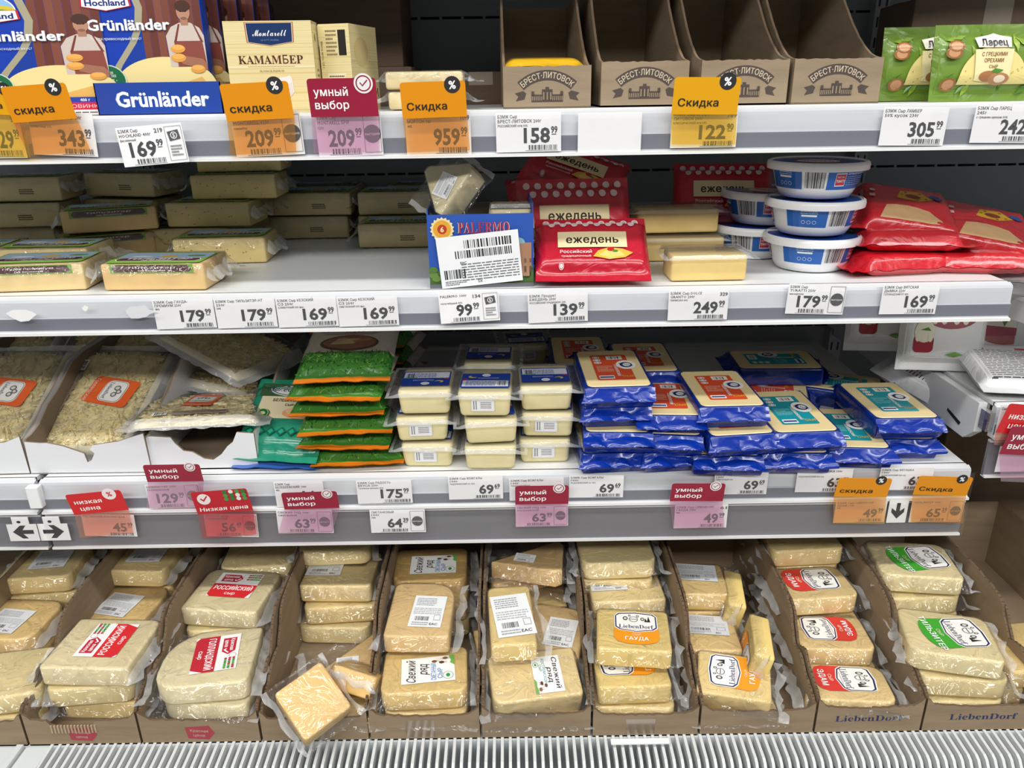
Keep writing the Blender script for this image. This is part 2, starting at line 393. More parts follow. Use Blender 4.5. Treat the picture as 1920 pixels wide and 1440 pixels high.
def bagmesh(w, d, t, seed, col='cc2233', n=(36, 30), colfn=None, m='foil', name='wrapper', **k):
    fn = bagfn(w, d, t, seed, **k); X, Y = np.meshgrid(np.linspace(-w/2, w/2, n[0]), np.linspace(-d/2, d/2, n[1]))
    rd = np.random.RandomState(seed+9)
    jag = 1 + (np.arange(n[0]) % 2)*.0; mb = MB(col)
    cf = (lambda i, j: colfn((j+.5)/(n[0]-1)*2-1, (i+.5)/(n[1]-1)*2-1)) if colfn else None
    Zt = fn(X, Y, up=True); Zb = fn(X, Y, up=False)
    mb.grid(np.dstack([X, Y, Zt]), colfn=cf); mb.grid(np.dstack([X, Y, Zb]), colfn=cf, flip=True)
    return mb.mesh(name, m, 1), (lambda u, v, e: (u, v, float(fn(np.array(u), np.array(v), e))))
# ---------------------------------------------------------------- the setting
def wall():
    mb = MB('8f9698'); x0, x1 = -1.9, 1.9
    rows = sorted([onY(880, 33, YB).z, onY(700, 327, YB).z, onY(700, 327, YB).z-.30]); z = 0.0; h = .0042
    for r in rows:
        mb.box(x0, x1, YB, YB+.012, z, r-h/2); z = r+h/2; x = x0
        while x < x1: mb.box(x, x+.0045, YB, YB+.012, r-h/2, z); x += .0372
    mb.box(x0, x1, YB, YB+.012, z, 2.3); struct('wall_back', mb, 'steel')
    mb = MB('15171a'); mb.box(x0, x1, YB+.05, YB+.06, 0, 2.3); struct('trim_1', mb, 'print')
wall()
mb = MB('b9b6ae'); mb.box(-3, 3, -2.5, 1.6, -.02, 0); struct('floor', mb, 'floor')
for k, x in enumerate((-.648, .633, 1.9)):
    mb = MB('a9adae'); mb.box(x-.012, x+.012, YB-.02, YB, .3, 2.2)
    struct('trim_%d' % (k+2), mb, 'steel')
    mb = MB('16181a')
    for i in range(60):
        z = .35+i*.032
        for s in (-.006, .006): mb.box(x+s-.0014, x+s+.0014, YB-.0206, YB-.02, z, z+.016)
    o = struct('trim_%d' % (k+5), mb, 'print')
# deck of the case, front body
mb = MB('c6cbcd'); mb.box(-1.3, 1.3, .735, YB, Z4-.012, Z4); mb.box(-1.3, 1.3, .735, .74, Z4-.1, Z4-.012)
o = obj('case_deck', mb.mesh('case_deck', 'steel')); o['kind'] = 'structure'
mb = MB('3a4247'); mb.box(-1.3, 1.3, .56, .735, Z4-.1, Z4-.09, '59636a'); mb.box(-1.3, 1.3, .56, .60, .05, Z4-.09, 'c9ccca'); mb.box(-1.3, 1.3, .60, YB, .05, Z4-.1, 'c9ccca')
o = obj('case_body', mb.mesh('case_body', 'steel')); o['kind'] = 'structure'
# air grille: fins along the deck's front edge
g = thing('air_grille', 'white slatted plastic air grille along the front edge of the cooler deck', 'grille', (0, 0, 0))
mb = MB('d9dcdc')
P = [(.7385, -.004), (.7385, -.020), (.700, -.020), (.690, -.030), (.690, -.085), (.684, -.085), (.684, -.022), (.696, -.0085), (.702, -.006)]
P = [(y, z+.006) for y, z in P]
mb.prism(P, lambda y, z: (-.0018, y, z), lambda y, z: (.0018, y, z)); sl = mb.mesh('slat', 'slat')
x = XatY(92, .73, Z4); i = 0
while x < .80:
    o = obj('slat', sl, g, (x, 0, Z4)); x += .00985
mb = MB('23282c'); mb.box(-.60, .82, .700, .704, Z4-.08, Z4-.022); mb.box(-.60, .82, .704, .737, Z4-.075, Z4-.07, '6d7880'); obj('backing', mb.mesh('backing', 'print'), g)
g = thing('end_plate', 'plain white end plate beside the slatted grille below the leftmost carton', 'plate', (0, 0, 0))
xa = XatY(45, .73, Z4); xb = XatY(90, .73, Z4)
mb = MB('d3d8d9'); mb.box(xa, xb, .685, .7345, Z4-.03, Z4+.001); mb.box(xa-.01, xa-.002, .66, .7345, Z4-.03, Z4+.006); mb.box(xa-.20, xa-.014, .685, .7345, Z4-.03, Z4+.001); obj('panel', mb.mesh('panel', 'steel'), g)
mb = MB('a9acad'); mb.box(-1.6, 1.6, YF-.02, YB, CZ+.235, CZ+.27); mb.box(-1.6, 1.6, YF-.03, YF-.02, CZ+.21, CZ+.275); o = obj('case_canopy', mb.mesh('case_canopy', 'steel')); o['kind'] = 'structure'
# ---------------------------------------------------------------- shelves
def shelf(x0, x1, z, label, strip=False, ytop=YB-.022, h=.0497, dz=0):
    t = thing('shelf', label, 'shelf', (0, 0, 0))
    mb = MB('eceeee'); mb.box(x0+.003, x1-.003, YF-.002, ytop, z-.006, z); mb.box(x0+.003, x1-.003, YF-.006, YF+.0, z-.04, z); obj('surface', mb.mesh('surface', 'steel'), t)
    for xx in (x0+.004, x1-.006):
        mb = MB('d9dbdc'); mb.prism([(YF+.01, z-.0065), (ytop, z-.0065), (ytop, z-.07), (YF+.01, z-.03)], lambda a, b: (xx, a, b), lambda a, b: (xx+.002, a, b)); obj('bracket', mb.mesh('bracket', 'steel'), t)
    a = z-h
    prof = [(.914, -.0005, 'e4e6e8'), (.908, -.003, 'dadcdf'), (.9065, -.006, 'c3c6cb'), (.9065, -.010, 'd2d5da'), (.9055, -.53*h, 'cdd1d6'), (.9035, -.56*h, 'b9bdc6'), (.9035, -.60*h, '7b7f8a'), (.9035, -h+.0055, '777b86'), (.9035, -h+.004, 'c5c8cc'), (.8985, -h+.003, 'f4f5f5'), (.8985, -h, 'f0f1f1'), (.914, -h, 'd5d7d9')]
    mb = MB('e9ebee')
    for (ya, za, c), (yb, zb, c2) in zip(prof, prof[1:]): mb.add([(x0, ya, z+za), (x1, ya, z+za), (x1, yb, z+zb), (x0, yb, z+zb)], [(0, 1, 2, 3)], c2)
    for xx in (x0, x1): mb.add([(xx, ya, z+za) for ya, za, _ in prof], [tuple(range(len(prof)))], 'd5d7d9')
    obj('price_rail', mb.mesh('price_rail', 'plastic'), t)
    mb = MB('ffffff'); mb.add([(x0, .8972, z-h+.003), (x1, .8972, z-h+.003), (x1, .8972, z-.004), (x0, .8972, z-.004)], [(0, 1, 2, 3)]); obj('clear_cover', mb.mesh('clear_cover', 'cover'), t)
    if strip:
        mb = MB('75757b'); q = -h
        mb.box(x0, x1, .905, .910, z-.0995, z+q-.006); mb.box(x0, x1, .901, .910, z-.1015, z-.0985, 'ececec'); mb.box(x0, x1, .9035, .910, z+q-.006, z+q-.0035, 'c9cacc')
        obj('lower_strip', mb.mesh('lower_strip', 'plastic'), t)
        mb = MB('ffffff'); mb.add([(x0, .8965, z-.0985), (x1, .8965, z-.0985), (x1, .8965, z+q-.004), (x0, .8965, z+q-.004)], [(0, 1, 2, 3)]); obj('strip_cover', mb.mesh('strip_cover', 'cover'), t)
    return t
shelf(-1.25, 1.25, Z1, 'top white metal shelf with a grey and white price rail')
shelf(-.99, XatY(1903, .905, Z2), Z2, 'middle white metal shelf under the tubs, with a grey price rail', h=.0455)
xs3 = XatY(69, .905, Z3); xe3 = XatY(1824, .905, Z3)
shelf(xs3, xe3, Z3, 'wide white metal shelf under the blue packs, with two rows of price tags', True, h=.0455)
shelf(xs3-.66, xs3-.006, Z3, 'short white metal shelf end beside the left torn white carton', True, h=.0455)
mb = MB('eef0f0'); mb.slab([(x_+.0062, y_) for x_, y_ in rrect(.0165, .012, .002, 2)], 0, .031, .001)
e = thing('shelf_end_clip', 'white plastic clip between the two ends of the lower shelves', 'clip', (xs3-.009, .900, Z3-.034)); obj('clip_body', mb.mesh('clip_body', 'plastic'), e)
# ---------------------------------------------------------------- price tags
K = '3a3a3e'
def tag_art(w, h, price, kop, head, old=None, circ=False, icon=False, blank=False, c='f3f3f5', price_c='47474b', wt=.055):
    a = Art(); a.rect(0, 0, w, h, c)
    if blank: return a
    rw = w if not (circ or icon) else w*.72; cx = -w/2 + rw
    for i, l in enumerate(head):
        big = i < 2
        a.text(l, -w/2+w*.03, h/2-h*(.10+.115*i), h*(.085 if big else .06), '4a4a4e', .03, 'l', w=min(rw*.8, len(l)*w*(.037 if big else .024)), res=1)
    s = len(price)
    ph = h*.38; pw = w*(.135*s)
    xr = cx - w*(.17 if not circ else .14)
    a.text(price, xr, -h*.07, ph, price_c, wt, 'r', w=pw)
    if kop: a.text(kop, xr+w*.015, h*.06, h*.17, price_c, .035, 'l', w=w*.10); a.rect(xr+w*.06, -h*.06, w*.07, h*.02, price_c)
    if old: a.text(old, cx-w*.02, h*.36, h*.11, '66666a', .03, 'r', w=w*.13)
    a.bars(cx-w*.27, -h*.385, w*.46, h*.12, '55555a', n=24, seed=len(head[0])+s if head else 1)
    a.rect(cx-w*.30, -h*.465, w*.5, h*.012, '8a8a8e')
    if circ:
        x = cx+w*.135; a.ring(x, 0, .001, .0001, K) if 0 else None
        for (px, py, ww, hh) in ((x-w*.125, 0, .0006, h*.86), (x+w*.125, 0, .0006, h*.86), (x, h*.43, w*.25, .0006), (x, -h*.43, w*.25, .0006)): a.rect(px, py, ww, hh, '8d8d91')
        a.ell(x, 0, h*.21, h*.21, '55555a'); a.text('выгодно', x, 0, h*.06, 'e8e8e8', .02, w=h*.36)
    if icon:
        x = cx+w*.135
        for (px, py, ww, hh) in ((x-w*.125, 0, .0005, h*.86), (x+w*.125, 0, .0005, h*.86), (x, h*.43, w*.25, .0005), (x, -h*.43, w*.25, .0005)): a.rect(px, py, ww, hh, '9d9da1')
        a.rect(x, h*.2, w*.17, h*.24, '55555a', rot=.15); a.ring(x, h*.2, h*.09, h*.02, 'eeeeee'); a.text('5', x, h*.2, h*.1, 'eeeeee', .03)
        a.lines(x, -h*.18, w*.17, h*.3, 4, '8d8d91')
    return a
def holder_art(kind, w, h):
    a = Art()
    cols = {'o': 'e9950f', 'y': 'eaa912', 'o2': 'e2902a', 'c': '9c1f3c', 'r': 'd8262b', 'rd': 'c4202f'}; c = cols[kind]
    a.poly(rrect(w, h, [.0002, .0002, .0035, .0035], 4), c)
    if kind[0] in 'oy':
        bx, by = w*.30, h*.40; a.ell(bx, by, h*.235, h*.235, '2a2a2c'); a.text('%', bx, by, h*.22, 'ffffff', .035)
        return a
    if kind == 'c':
        a.text('умный', -w*.42, h*.16, h*.22, 'ffffff', .03, 'l', w=w*.50); a.text('выбор', -w*.42, -h*.18, h*.22, 'ffffff', .03, 'l', w=w*.50)
        bx, by = w*.32, h*.36; a.ell(bx, by, h*.26, h*.26, 'f3eef0'); a.ring(bx, by, h*.21, h*.035, '8c1f38')
        a.poly([(bx-h*.10, by+h*.01), (bx-h*.03, by-h*.08), (bx+h*.12, by+h*.07), (bx+h*.10, by+h*.10), (bx-h*.03, by-h*.04), (bx-h*.08, by+h*.035)], '8c1f38')
    if kind == 'r':
        a.text('низкая', -w*.40, h*.10, h*.20, 'ffffff', .03, 'l', w=w*.50); a.text('цена', -w*.34, -h*.22, h*.20, 'ffffff', .03, 'l', w=w*.36)
        a.ell(w*.28, h*.36, h*.27, h*.27, 'f6efef'); a.text('%', w*.28, h*.36, h*.22, 'd8262b', .03)
    if kind == 'rd':
        a.text('Низкая цена', 0, -h*.30, h*.17, 'ffffff', .03, w=w*.86, slant=.1)
        a.ell(-w*.30, h*.16, h*.24, h*.24, 'f4ecec'); a.poly([(-w*.37, h*.18), (-w*.31, h*.05), (-w*.22, h*.28), (-w*.24, h*.31), (-w*.31, h*.14), (-w*.345, h*.21)], 'c4202f')
        rd = random.Random(4)
        for i in range(4):
            for j in range(3): a.ell(w*(.10+.11*i), h*(.42-.16*j), h*.085, h*.085, ('f4ecec', '2f7d3c', '4e9a4a')[(i*2+j*j+1) % 3], 14)
    return a
def tagat(px, py, wpx, hpx, price, kop, head, label, rot=0., Y=.9005, holder=None, cat='price tag', tint=None, **k):
    p = onY(px, py, Y); m = (p-Vector((0, 0, CZ))).dot(_f)/F; w_ = wpx*m; h_ = hpx*m/math.cos(PITCH-0.0)/ max(.86, 1)
    t = thing('price_tag', label, cat, p, (0, R_(-rot), 0), 'price tags clipped to the shelf rails')
    a = tag_art(w_, h_, price, kop, head, **k); mb = MB('f3f3f5'); mb.box(-w_/2, w_/2, -.0002, .0002, -h_/2, h_/2)
    obj('paper', mb.mesh('paper', 'paper'), t); a.it = a.it[1:]
    if a.it: obj('lettering', a.mesh('lettering', front(-.0002), 'print', .00003), t)
    if holder:
        # holder: kind, card centre px, py, w, h (pixels), lower end px, py, word, rot
        kind, cx, cy, cw, ch, bx, by, word, hr = holder
        q = onY(cx, cy, Y-.0115); mq = (q-Vector((0, 0, CZ))).dot(_f)/F; W = cw*mq; H = ch*mq*1.04
        b = onY(bx, by, Y-.0048)
        inv = t.matrix_basis.inverted()
        hd = obj('sale_holder', None, t)
        up = Vector((math.sin(R_(hr))*1.0, -.16, math.cos(R_(hr)))); up = (up).normalized(); rt = Vector((math.cos(R_(hr)), 0, -math.sin(R_(hr)))); 
        fn0 = plane(q, rt, up)
        n0 = rt.cross(up)
        def loc(v): return inv @ Vector(v)
        aa = holder_art(kind, W, H)
        if word: aa.text(word, -W*.42, -H*.17, H*.21, '2b2216', .035, 'l', w=W*.62)
        mb = MB(); mb.prism(rrect(W, H, [.0002, .0002, .0035, .0035], 4), lambda u, v: loc(fn0(u, v, 0)), lambda u, v: loc(fn0(u, v, .0004)), {'o': 'e9950f', 'y': 'eaa912', 'c': '9c1f3c', 'r': 'd8262b', 'rd': 'c4202f'}[kind])
        card = mb.mesh('sale_card', 'gloss'); hd.name = 'sale_holder'
        bpy.data.objects.remove(hd)
        hd = obj('sale_card', card, t)
        aa.it = aa.it[1:]; obj('card_print', aa.mesh('card_print', lambda u, v, e: loc(fn0(u, v, e+.0004)), 'print', .00005), hd)
        # tinted clear sleeve from the card down over the paper
        tl, tr = fn0(-W/2, -H/2, 0), fn0(W/2, -H/2, 0); wv = rt*W*.5
        bl, br = b - wv, b + wv
        P = [[tuple(loc(tl.lerp(bl, i/4))), tuple(loc(tr.lerp(br, i/4)))] for i in range(5)]
        mb = MB({'o': 'f6c486', 'y': 'f8da7c', 'c': 'edcde0', 'r': 'f6bdae', 'rd': 'ea7f8a'}[kind]); mb.grid(P); obj('tinted_sleeve', mb.mesh('tinted_sleeve', 'tint'), t)
    return t
# top rail
tagat(-10, 255, 105, 75, '329', '99', ['БЗМЖ Сыр'], 'price tag in a yellow holder cut by the left edge of the top rail', holder=('y', -22, 187, 118, 50, 0, 292, 'Скидка', 4), old='329')
tagat(118, 252, 120, 72, '343', '99', ['БЗМЖ Сыр HOCHLAND 400г', '', 'сливочный 50%'], 'leaning orange discount tag reading 343.99', rot=-3, holder=('o', 73, 193, 122, 62, 112, 288, 'скидка', -3))
tagat(286, 272, 124, 66, '169', '99', ['БЗМЖ Сыр', 'HOCHLAND 400г', 'фасованный'], 'curled white price tag reading 169.99 hanging below the top rail', rot=4, old='219', icon=True, Y=.8915)
tagat(502, 252, 130, 72, '209', '99', ['БЗМЖ Сыр', 'MONTARELL 125г', 'камамбер'], 'orange discount tag reading 209.99 in front of the camembert box', rot=2, circ=True, holder=('o', 482, 190, 128, 64, 494, 288, 'скидка', -2))
tagat(655, 252, 122, 72, '209', '99', ['БЗМЖ Сыр', 'MONTARELL БРИ', '125г'], 'crimson and pink price tag reading 209.99 in front of the turned cream box', rot=1, circ=True, holder=('c', 643, 183, 128, 66, 650, 286, None, 0))
tagat(822, 250, 122, 72, '959', '99', ['БЗМЖ Сыр ПРАМЕЗАН', 'МОРТОН 1кг', '40%'], 'orange discount tag reading 959.99 in front of the film wrapped pale pieces', old='1099', holder=('o', 813, 187, 122, 62, 822, 284, 'Скидка', -1))
tagat(991, 248, 122, 66, '158', '99', ['БЗМЖ Сыр', 'БРЕСТ-ЛИТОВСК 200г', 'РОССИЙСКИЙ п/тв 50%'], 'white price tag reading 158.99 under the first kraft display box', rot=.5)
tagat(1143, 248, 119, 66, '', '', [], 'blank white price tag between the prices 158.99 and 122.90', blank=True)
tagat(1320, 242, 124, 62, '122', '90', ['БЗМЖ Сыр БРЕСТ-', 'ЛИТОВСК 200г', 'КЛАССИЧЕСКИЙ п/тв 45%'], 'yellow discount tag reading 122.90 before the third kraft display box', old='189', holder=('y', 1324, 180, 124, 64, 1319, 271, 'Скидка', 1))
tagat(1713, 237, 122, 64, '305', '99', ['БЗМЖ Сыр ЛАМБЕР', '50% кусок 230г'], 'white price tag reading 305.99 below the hidden walnut cheese pack', rot=-1)
tagat(1885, 232, 122, 64, '242', '', ['БЗМЖ Сыр ЛАРЕЦ', '245г', 'с грецким орехом 50%'], 'white price tag reading 242 under the walnut cheese packs', rot=-1)
# middle rail
for px, price, hd, lb in ((346, '179', ['БЗМЖ Сыр ГАУДА-', 'ПРЕМИУМ 250г', '45%'], 'white price tag reading 179.99, first after the torn sticker remains'),
                          (461, '179', ['БЗМЖ Сыр ТИЛЬЗИТЭР-НТ', '250г', '50%'], 'white price tag reading 179.99, directly beside another 179.99 and a 169.99 tag'),
                          (576, '169', ['БЗМЖ Сыр КЕЗСКИЙ', 'СЗ 250г', 'СЛИВОЧНЫЙ 50% фас.'], 'white price tag reading 169.99, third of the four touching tags'),
                          (690, '169', ['БЗМЖ Сыр КЕЗСКИЙ', 'СЗ 250г', 'СМЕТАННЫЙ 50% фас.'], 'white price tag reading 169.99, last of the four touching tags')):
    tagat(px, 588-(px-346)*.014, 113, 54, price, '99', hd, lb, rot=1)
tagat(880, 576, 112, 54, '99', '99', ['PALERMO 100г', '', 'полутвёрдый 40%'], 'white price tag reading 99.99 under the blue box', rot=3, old='134', icon=True, Y=.8955)
tagat(1046, 576, 112, 54, '139', '99', ['БЗМЖ Продукт', 'ЕЖЕДЕНЬ 200г', 'РОССИЙСКИЙ ТРАДИЦИОН. 50%'], 'white price tag reading 139.99 under the red polka dot packs', rot=1.5)
tagat(1309, 572, 112, 54, '249', '99', ['БЗМЖ Сыр DOLCE', 'GRANTO 200г', 'ПАРМЕЗАН 40%'], 'white price tag reading 249.99 below the clear blister', old='329', rot=0)
tagat(1530, 561, 109, 54, '179', '99', ['БЗМЖ Сыр', 'TURATTI 250г', 'маскарпоне'], 'white price tag with a grey disc reading 179.99 under the tubs', rot=-2, circ=True)
tagat(1705, 561, 106, 54, '169', '99', ['БЗМЖ Сыр ВЯТСКАЯ', 'ДЫМКА 220г', 'ГОЛЛАНДСКИЙ НТ 45%'], 'white price tag reading 169.99 under the red bags', rot=-.5)
# lower shelf, upper rail
def Y3(dy=0): return .9005+dy
tagat(326, 930, 100, 48, '129', '99', ['LIEBENDORF 200г', 'голландский'], 'crimson and pink price tag reading 129.99 below the white carton with the hole', circ=True, rot=1, holder=('c', 325, 887, 106, 38, 327, 952, None, 0))
tagat(562, 926, 92, 50, '16', '', ['БЗМЖ Сыр', 'БЕЛЕБЕЕВСКИЙ 190г', '45%'], 'white price tag mostly covered by the crimson one below the green pack', rot=1)
tagat(721, 922, 103, 46, '175', '99', ['БЗМЖ Сыр РАДОСТЬ', 'ВКУСА 200г', 'Топлёное молоко 45%'], 'white price tag reading 175.99 below the grass printed stack', rot=.5)
tagat(892, 914, 102, 46, '69', '69', ['БЗМЖ Сыр ВОЖГАЛЫ', '100г', 'РАДОНЕЖСКИЙ п/т 45%'], 'white price tag reading 69.69, first of the three alike', rot=.5)
tagat(1006, 917, 102, 44, '69', '69', ['БЗМЖ Сыр ВОЖГАЛЫ', '100г', 'ПОШЕХОНСКИЙ 45%'], 'white price tag with its price hidden behind a crimson holder', rot=.5)
tagat(1118, 912, 102, 44, '69', '69', ['БЗМЖ Сыр ВОЖГАЛЫ', '100г', 'РАДОНЕЖСКИЙ п/т 45%'], 'white price tag reading 69.69, second of the three alike', rot=-.5)
tagat(1389, 906, 100, 44, '69', '69', ['БЗМЖ Сыр ВОЖГАЛЫ', '100г', 'СМЕТАННЫЙ 45%'], 'white price tag reading 69.69, third of the three alike', rot=-.5)
tagat(1545, 901, 104, 46, '63', '79', ['БЗМЖ Сыр ВЯТУШКА 100г', '', 'РАДОНЕЖСКИЙ 45% п/у'], 'white price tag reading 63.79 beside the last 69.69', rot=-1)
tagat(1698, 898, 100, 44, '63', '79', ['БЗМЖ Сыр ВЯТУШКА', '100г', 'ПОШЕХОНСКИЙ 45% п/у'], 'white price tag reading 63.79 nearest the end of its shelf', rot=-1)
# lower strip
L = dict(Y=.8985)
tagat(205, 985, 98, 44, '45', '99', ['РОССИЙСКИЙ КРАСНАЯ ЦЕНА'], 'red discount tag with a percent disc reading 45.99', rot=-2, holder=('r', 182, 942, 105, 46, 200, 1004, None, -5), **L)
tagat(434, 985, 98, 46, '56', '49', ['КРАСНАЯ ЦЕНА', 'ГОЛЛАНДСКИЙ'], 'red discount tag with coloured dots reading 56.49', rot=-2, circ=True, holder=('rd', 416, 940, 106, 50, 430, 1006, None, -4), **L)
tagat(572, 978, 104, 46, '63', '99', ['СВЕЖИЙ РЯД 100г', 'сметанный'], 'crimson and pink price tag reading 63.99 below the covered white one', rot=-1, circ=True, holder=('c', 582, 938, 104, 38, 572, 1000, None, -1), **L)
tagat(746, 977, 103, 46, '64', '39', ['СМЕТАНКОВЫЙ', '100г', '50%'], 'white price tag with a grey disc reading 64.39 alone on the dark lower strip', circ=True, **L)
tagat(1016, 967, 98, 42, '63', '99', ['СВЕЖИЙ РЯД 100г', 'костромской'], 'crimson and pink price tag reading 63.99 covering a white tag below the pale squares', circ=True, rot=.5, holder=('c', 1016, 928, 100, 42, 1015, 988, None, 0), **L)
tagat(1314, 968, 99, 47, '49', '99', ['БЗМЖ Сыр LIEBENDORF', 'ГАУДА 100г', '48%'], 'crimson and pink price tag reading 49.99 below the blue packs', old='61', holder=('c', 1308, 923, 100, 40, 1310, 990, None, 1), **L)
tagat(1613, 959, 96, 44, '49', '99', ['БЗМЖ Сыр LIEBENDORF', 'ЭДАМ 100г', '45%'], 'orange discount tag reading 49.99 beside the down arrow card, on its inner side', holder=('o', 1618, 914, 100, 42, 1610, 982, 'скидка', 2), **L)
tagat(1756, 958, 98, 44, '65', '39', ['ТИЛЬЗИТЕР 100г'], 'orange discount tag reading 65.39 at the end of the strip', circ=True, holder=('o', 1768, 911, 102, 42, 1757, 980, 'Скидка', 3), **L)
def arrow(px, py, w, h, rot, label, hole=True):
    p = onY(px, py, .8975); m = (p-Vector((0, 0, CZ))).dot(_f)/F; w *= m; h *= m*1.07
    t = thing('arrow_card', label, 'sign', p, (0, 0, 0), 'arrow cards on the lower strip')
    mb = MB('f2f2f2'); pts = [(-w/2, -h/2), (w/2, -h/2), (w/2, h*.2), (w*.28, h*.2), (w*.28, h/2), (-w*.28, h/2), (-w*.28, h*.2), (-w/2, h*.2)] if hole else rrect(w, h, .001, 2)
    mb.prism(pts, lambda a, b: (a, -.0003, b), lambda a, b: (a, .0003, b)); obj('card', mb.mesh('card', 'paper'), t)
    A = Art(); q = [(-.36, -.06), (.0, -.06), (-.14, -.2), (.05, -.2), (.34, .0), (.05, .2), (-.14, .2), (.0, .06), (-.36, .06)]
    s = w if hole else h*.95; ca, sa = math.cos(rot), math.sin(rot); oy = -h*.12 if hole else 0
    A.poly([((a*ca-b*sa)*s, (a*sa+b*ca)*s+oy) for a, b in [(x_*1.0, y_*1.25) for x_, y_ in q]], '2e2e31')
    if hole: A.ell(-w*.06, h*.30, w*.07, w*.05, '1c1c1e', 10)
    obj('arrow', A.mesh('arrow', front(-.0003), 'print', .00004), t)
arrow(42, 992, 56, 48, math.pi, 'white card with a black arrow pointing left'); arrow(100, 991, 56, 48, 0, 'white card with a black arrow pointing right')
arrow(1683, 958, 36, 47, -math.pi/2, 'white card with a black arrow pointing down', False)
# torn sticker remains on the middle rail
for i, (px, py, wx, hy, lb) in enumerate(((40, 590, 60, 26, 'torn white paper remains stuck to the middle rail at its far left'), (160, 578, 14, 12, 'tiny torn paper scrap alone on the middle rail'), (262, 585, 62, 30, 'half peeled clear sticker on the rail before the first 179.99 tag'))):
    p = onY(px, py, .896); rd = random.Random(i); m = .0006; pts = [(math.cos(k/11*6.283)*wx/2*m*rd.uniform(.7, 1.1), math.sin(k/11*6.283)*hy/2*m*rd.uniform(.6, 1.15)) for k in range(11)]
    mb = MB('d8dadd' if i == 2 else 'eeeeec'); mb.prism(pts, lambda a, b: (a, -.0002, b), lambda a, b: (a, .0002, b)); tag(obj('sticker_scrap', mb.mesh('sticker_scrap', 'paper'), None, p), lb, 'sticker')
# ---------------------------------------------------------------- generic packs
CH = 'efd9a0'; CHY = 'ecce8c'; CHP = 'f2e6bd'; CHO = 'eecb84'; INFO = 'eceef0'
def a_info(w, h, seed=1, c='eef0f1'):
    a = Art(); a.rect(0, 0, w, h, c); a.lines(-w*.10, h*.30, w*.62, h*.26, 5, '9a9ca0', seed=seed); a.lines(0, 0, w*.86, h*.22, 4, 'b3b5b8', seed=seed+1)
    a.bars(-w*.12, -h*.24, w*.45, h*.13, '3c3c40', seed=seed+2); a.rect(w*.33, -h*.2, w*.2, h*.16, '9a9ca0'); a.rect(w*.33, -h*.2, w*.17, h*.13, c)
    a.text('EAC', w*.26, -h*.40, h*.07, '4a4a4e', .02); a.lines(-w*.15, -h*.40, w*.5, h*.12, 2, 'a3a5a8', seed=seed+4)
    return a
def a_price_label(word, c, w=.064, h=.056):                      # white top with logo, slanted colour field
    a = Art(); a.rect(0, 0, w, h, 'f4f2f0')
    a.poly([(-w/2, -h*.42), (-w/2, h*.03), (w/2, h*.03), (w/2, -h*.22), (w*.40, -h/2), (-w*.42, -h/2)], c)
    a.text(word, 0, -h*.13, h*.16, 'ffffff', .03, w=w*.88, rot=.0); a.text('сыр', 0, -h*.34, h*.11, 'ffffff', .01)
    a.poly([(-w*.40, h*.12), (-w*.02, h*.12), (w*.08, h*.27), (-w*.02, h*.42), (-w*.40, h*.42)], 'bf2238')
    a.text('Красная', -w*.20, h*.34, h*.09, 'ffffff', .03, w=w*.34); a.text('цена', -w*.24, h*.21, h*.09, 'ffffff', .03, w=w*.2)
    a.poly([(-w*.10, h*.21), (-w*.06, h*.15), (w*.04, h*.26), (w*.02, h*.28), (-w*.06, h*.19), (-w*.08, h*.23)], 'ffffff')
    a.ring(w*.12, h*.38, h*.08, .0004, '8a7f7f', 16)
    rd = random.Random(2)
    for i in range(6):
        for j in range(3): a.ell(w*(.20+.052*i), h*(.42-.09*j), h*.032, h*.032, rd.choice(['b8303c', '2f8f3f', '5aa848']), 8)
    return a
def a_svezh(sub, subc='3a7fc4', w=.068, h=.044):
    a = Art(); a.rect(0, 0, w, h, 'f3f3f1')
    a.text('Свежий', -w*.02, h*.32, h*.17, '33241f', .03, w=w*.86, slant=.25); a.text('ряд', w*.04, h*.10, h*.17, '33241f', .03, w=w*.42, slant=.25)
    a.text(sub, -w*.1, -h*.10, h*.10, subc, .03, w=w*.66); a.text('СЫР', -w*.18, -h*.22, h*.09, subc, .03)
    a.ring(-w*.28, -h*.37, h*.10, .0006, '4f8f78'); a.ell(-w*.28, -h*.37, h*.05, h*.04, '2f9a48', 10)
    for i, (x, y) in enumerate(((.30, -.12), (.38, -.2), (.24, -.26), (.40, -.33))): a.ell(w*x, h*y, w*.055, h*.05, ('7a4a30', 'e9e4da', '5a3424', '8a5a3c')[i], 12); a.rect(w*x-w*.02, h*y-h*.07, w*.008, h*.07, '4a2c20'); a.rect(w*x+w*.025, h*y-h*.07, w*.008, h*.07, '4a2c20')
    a.poly([(w*.10, -h*.5), (w*.5, -h*.5), (w*.5, -h*.40), (w*.3, -h*.44), (w*.2, -h*.42)], '6fae4a')
    return a
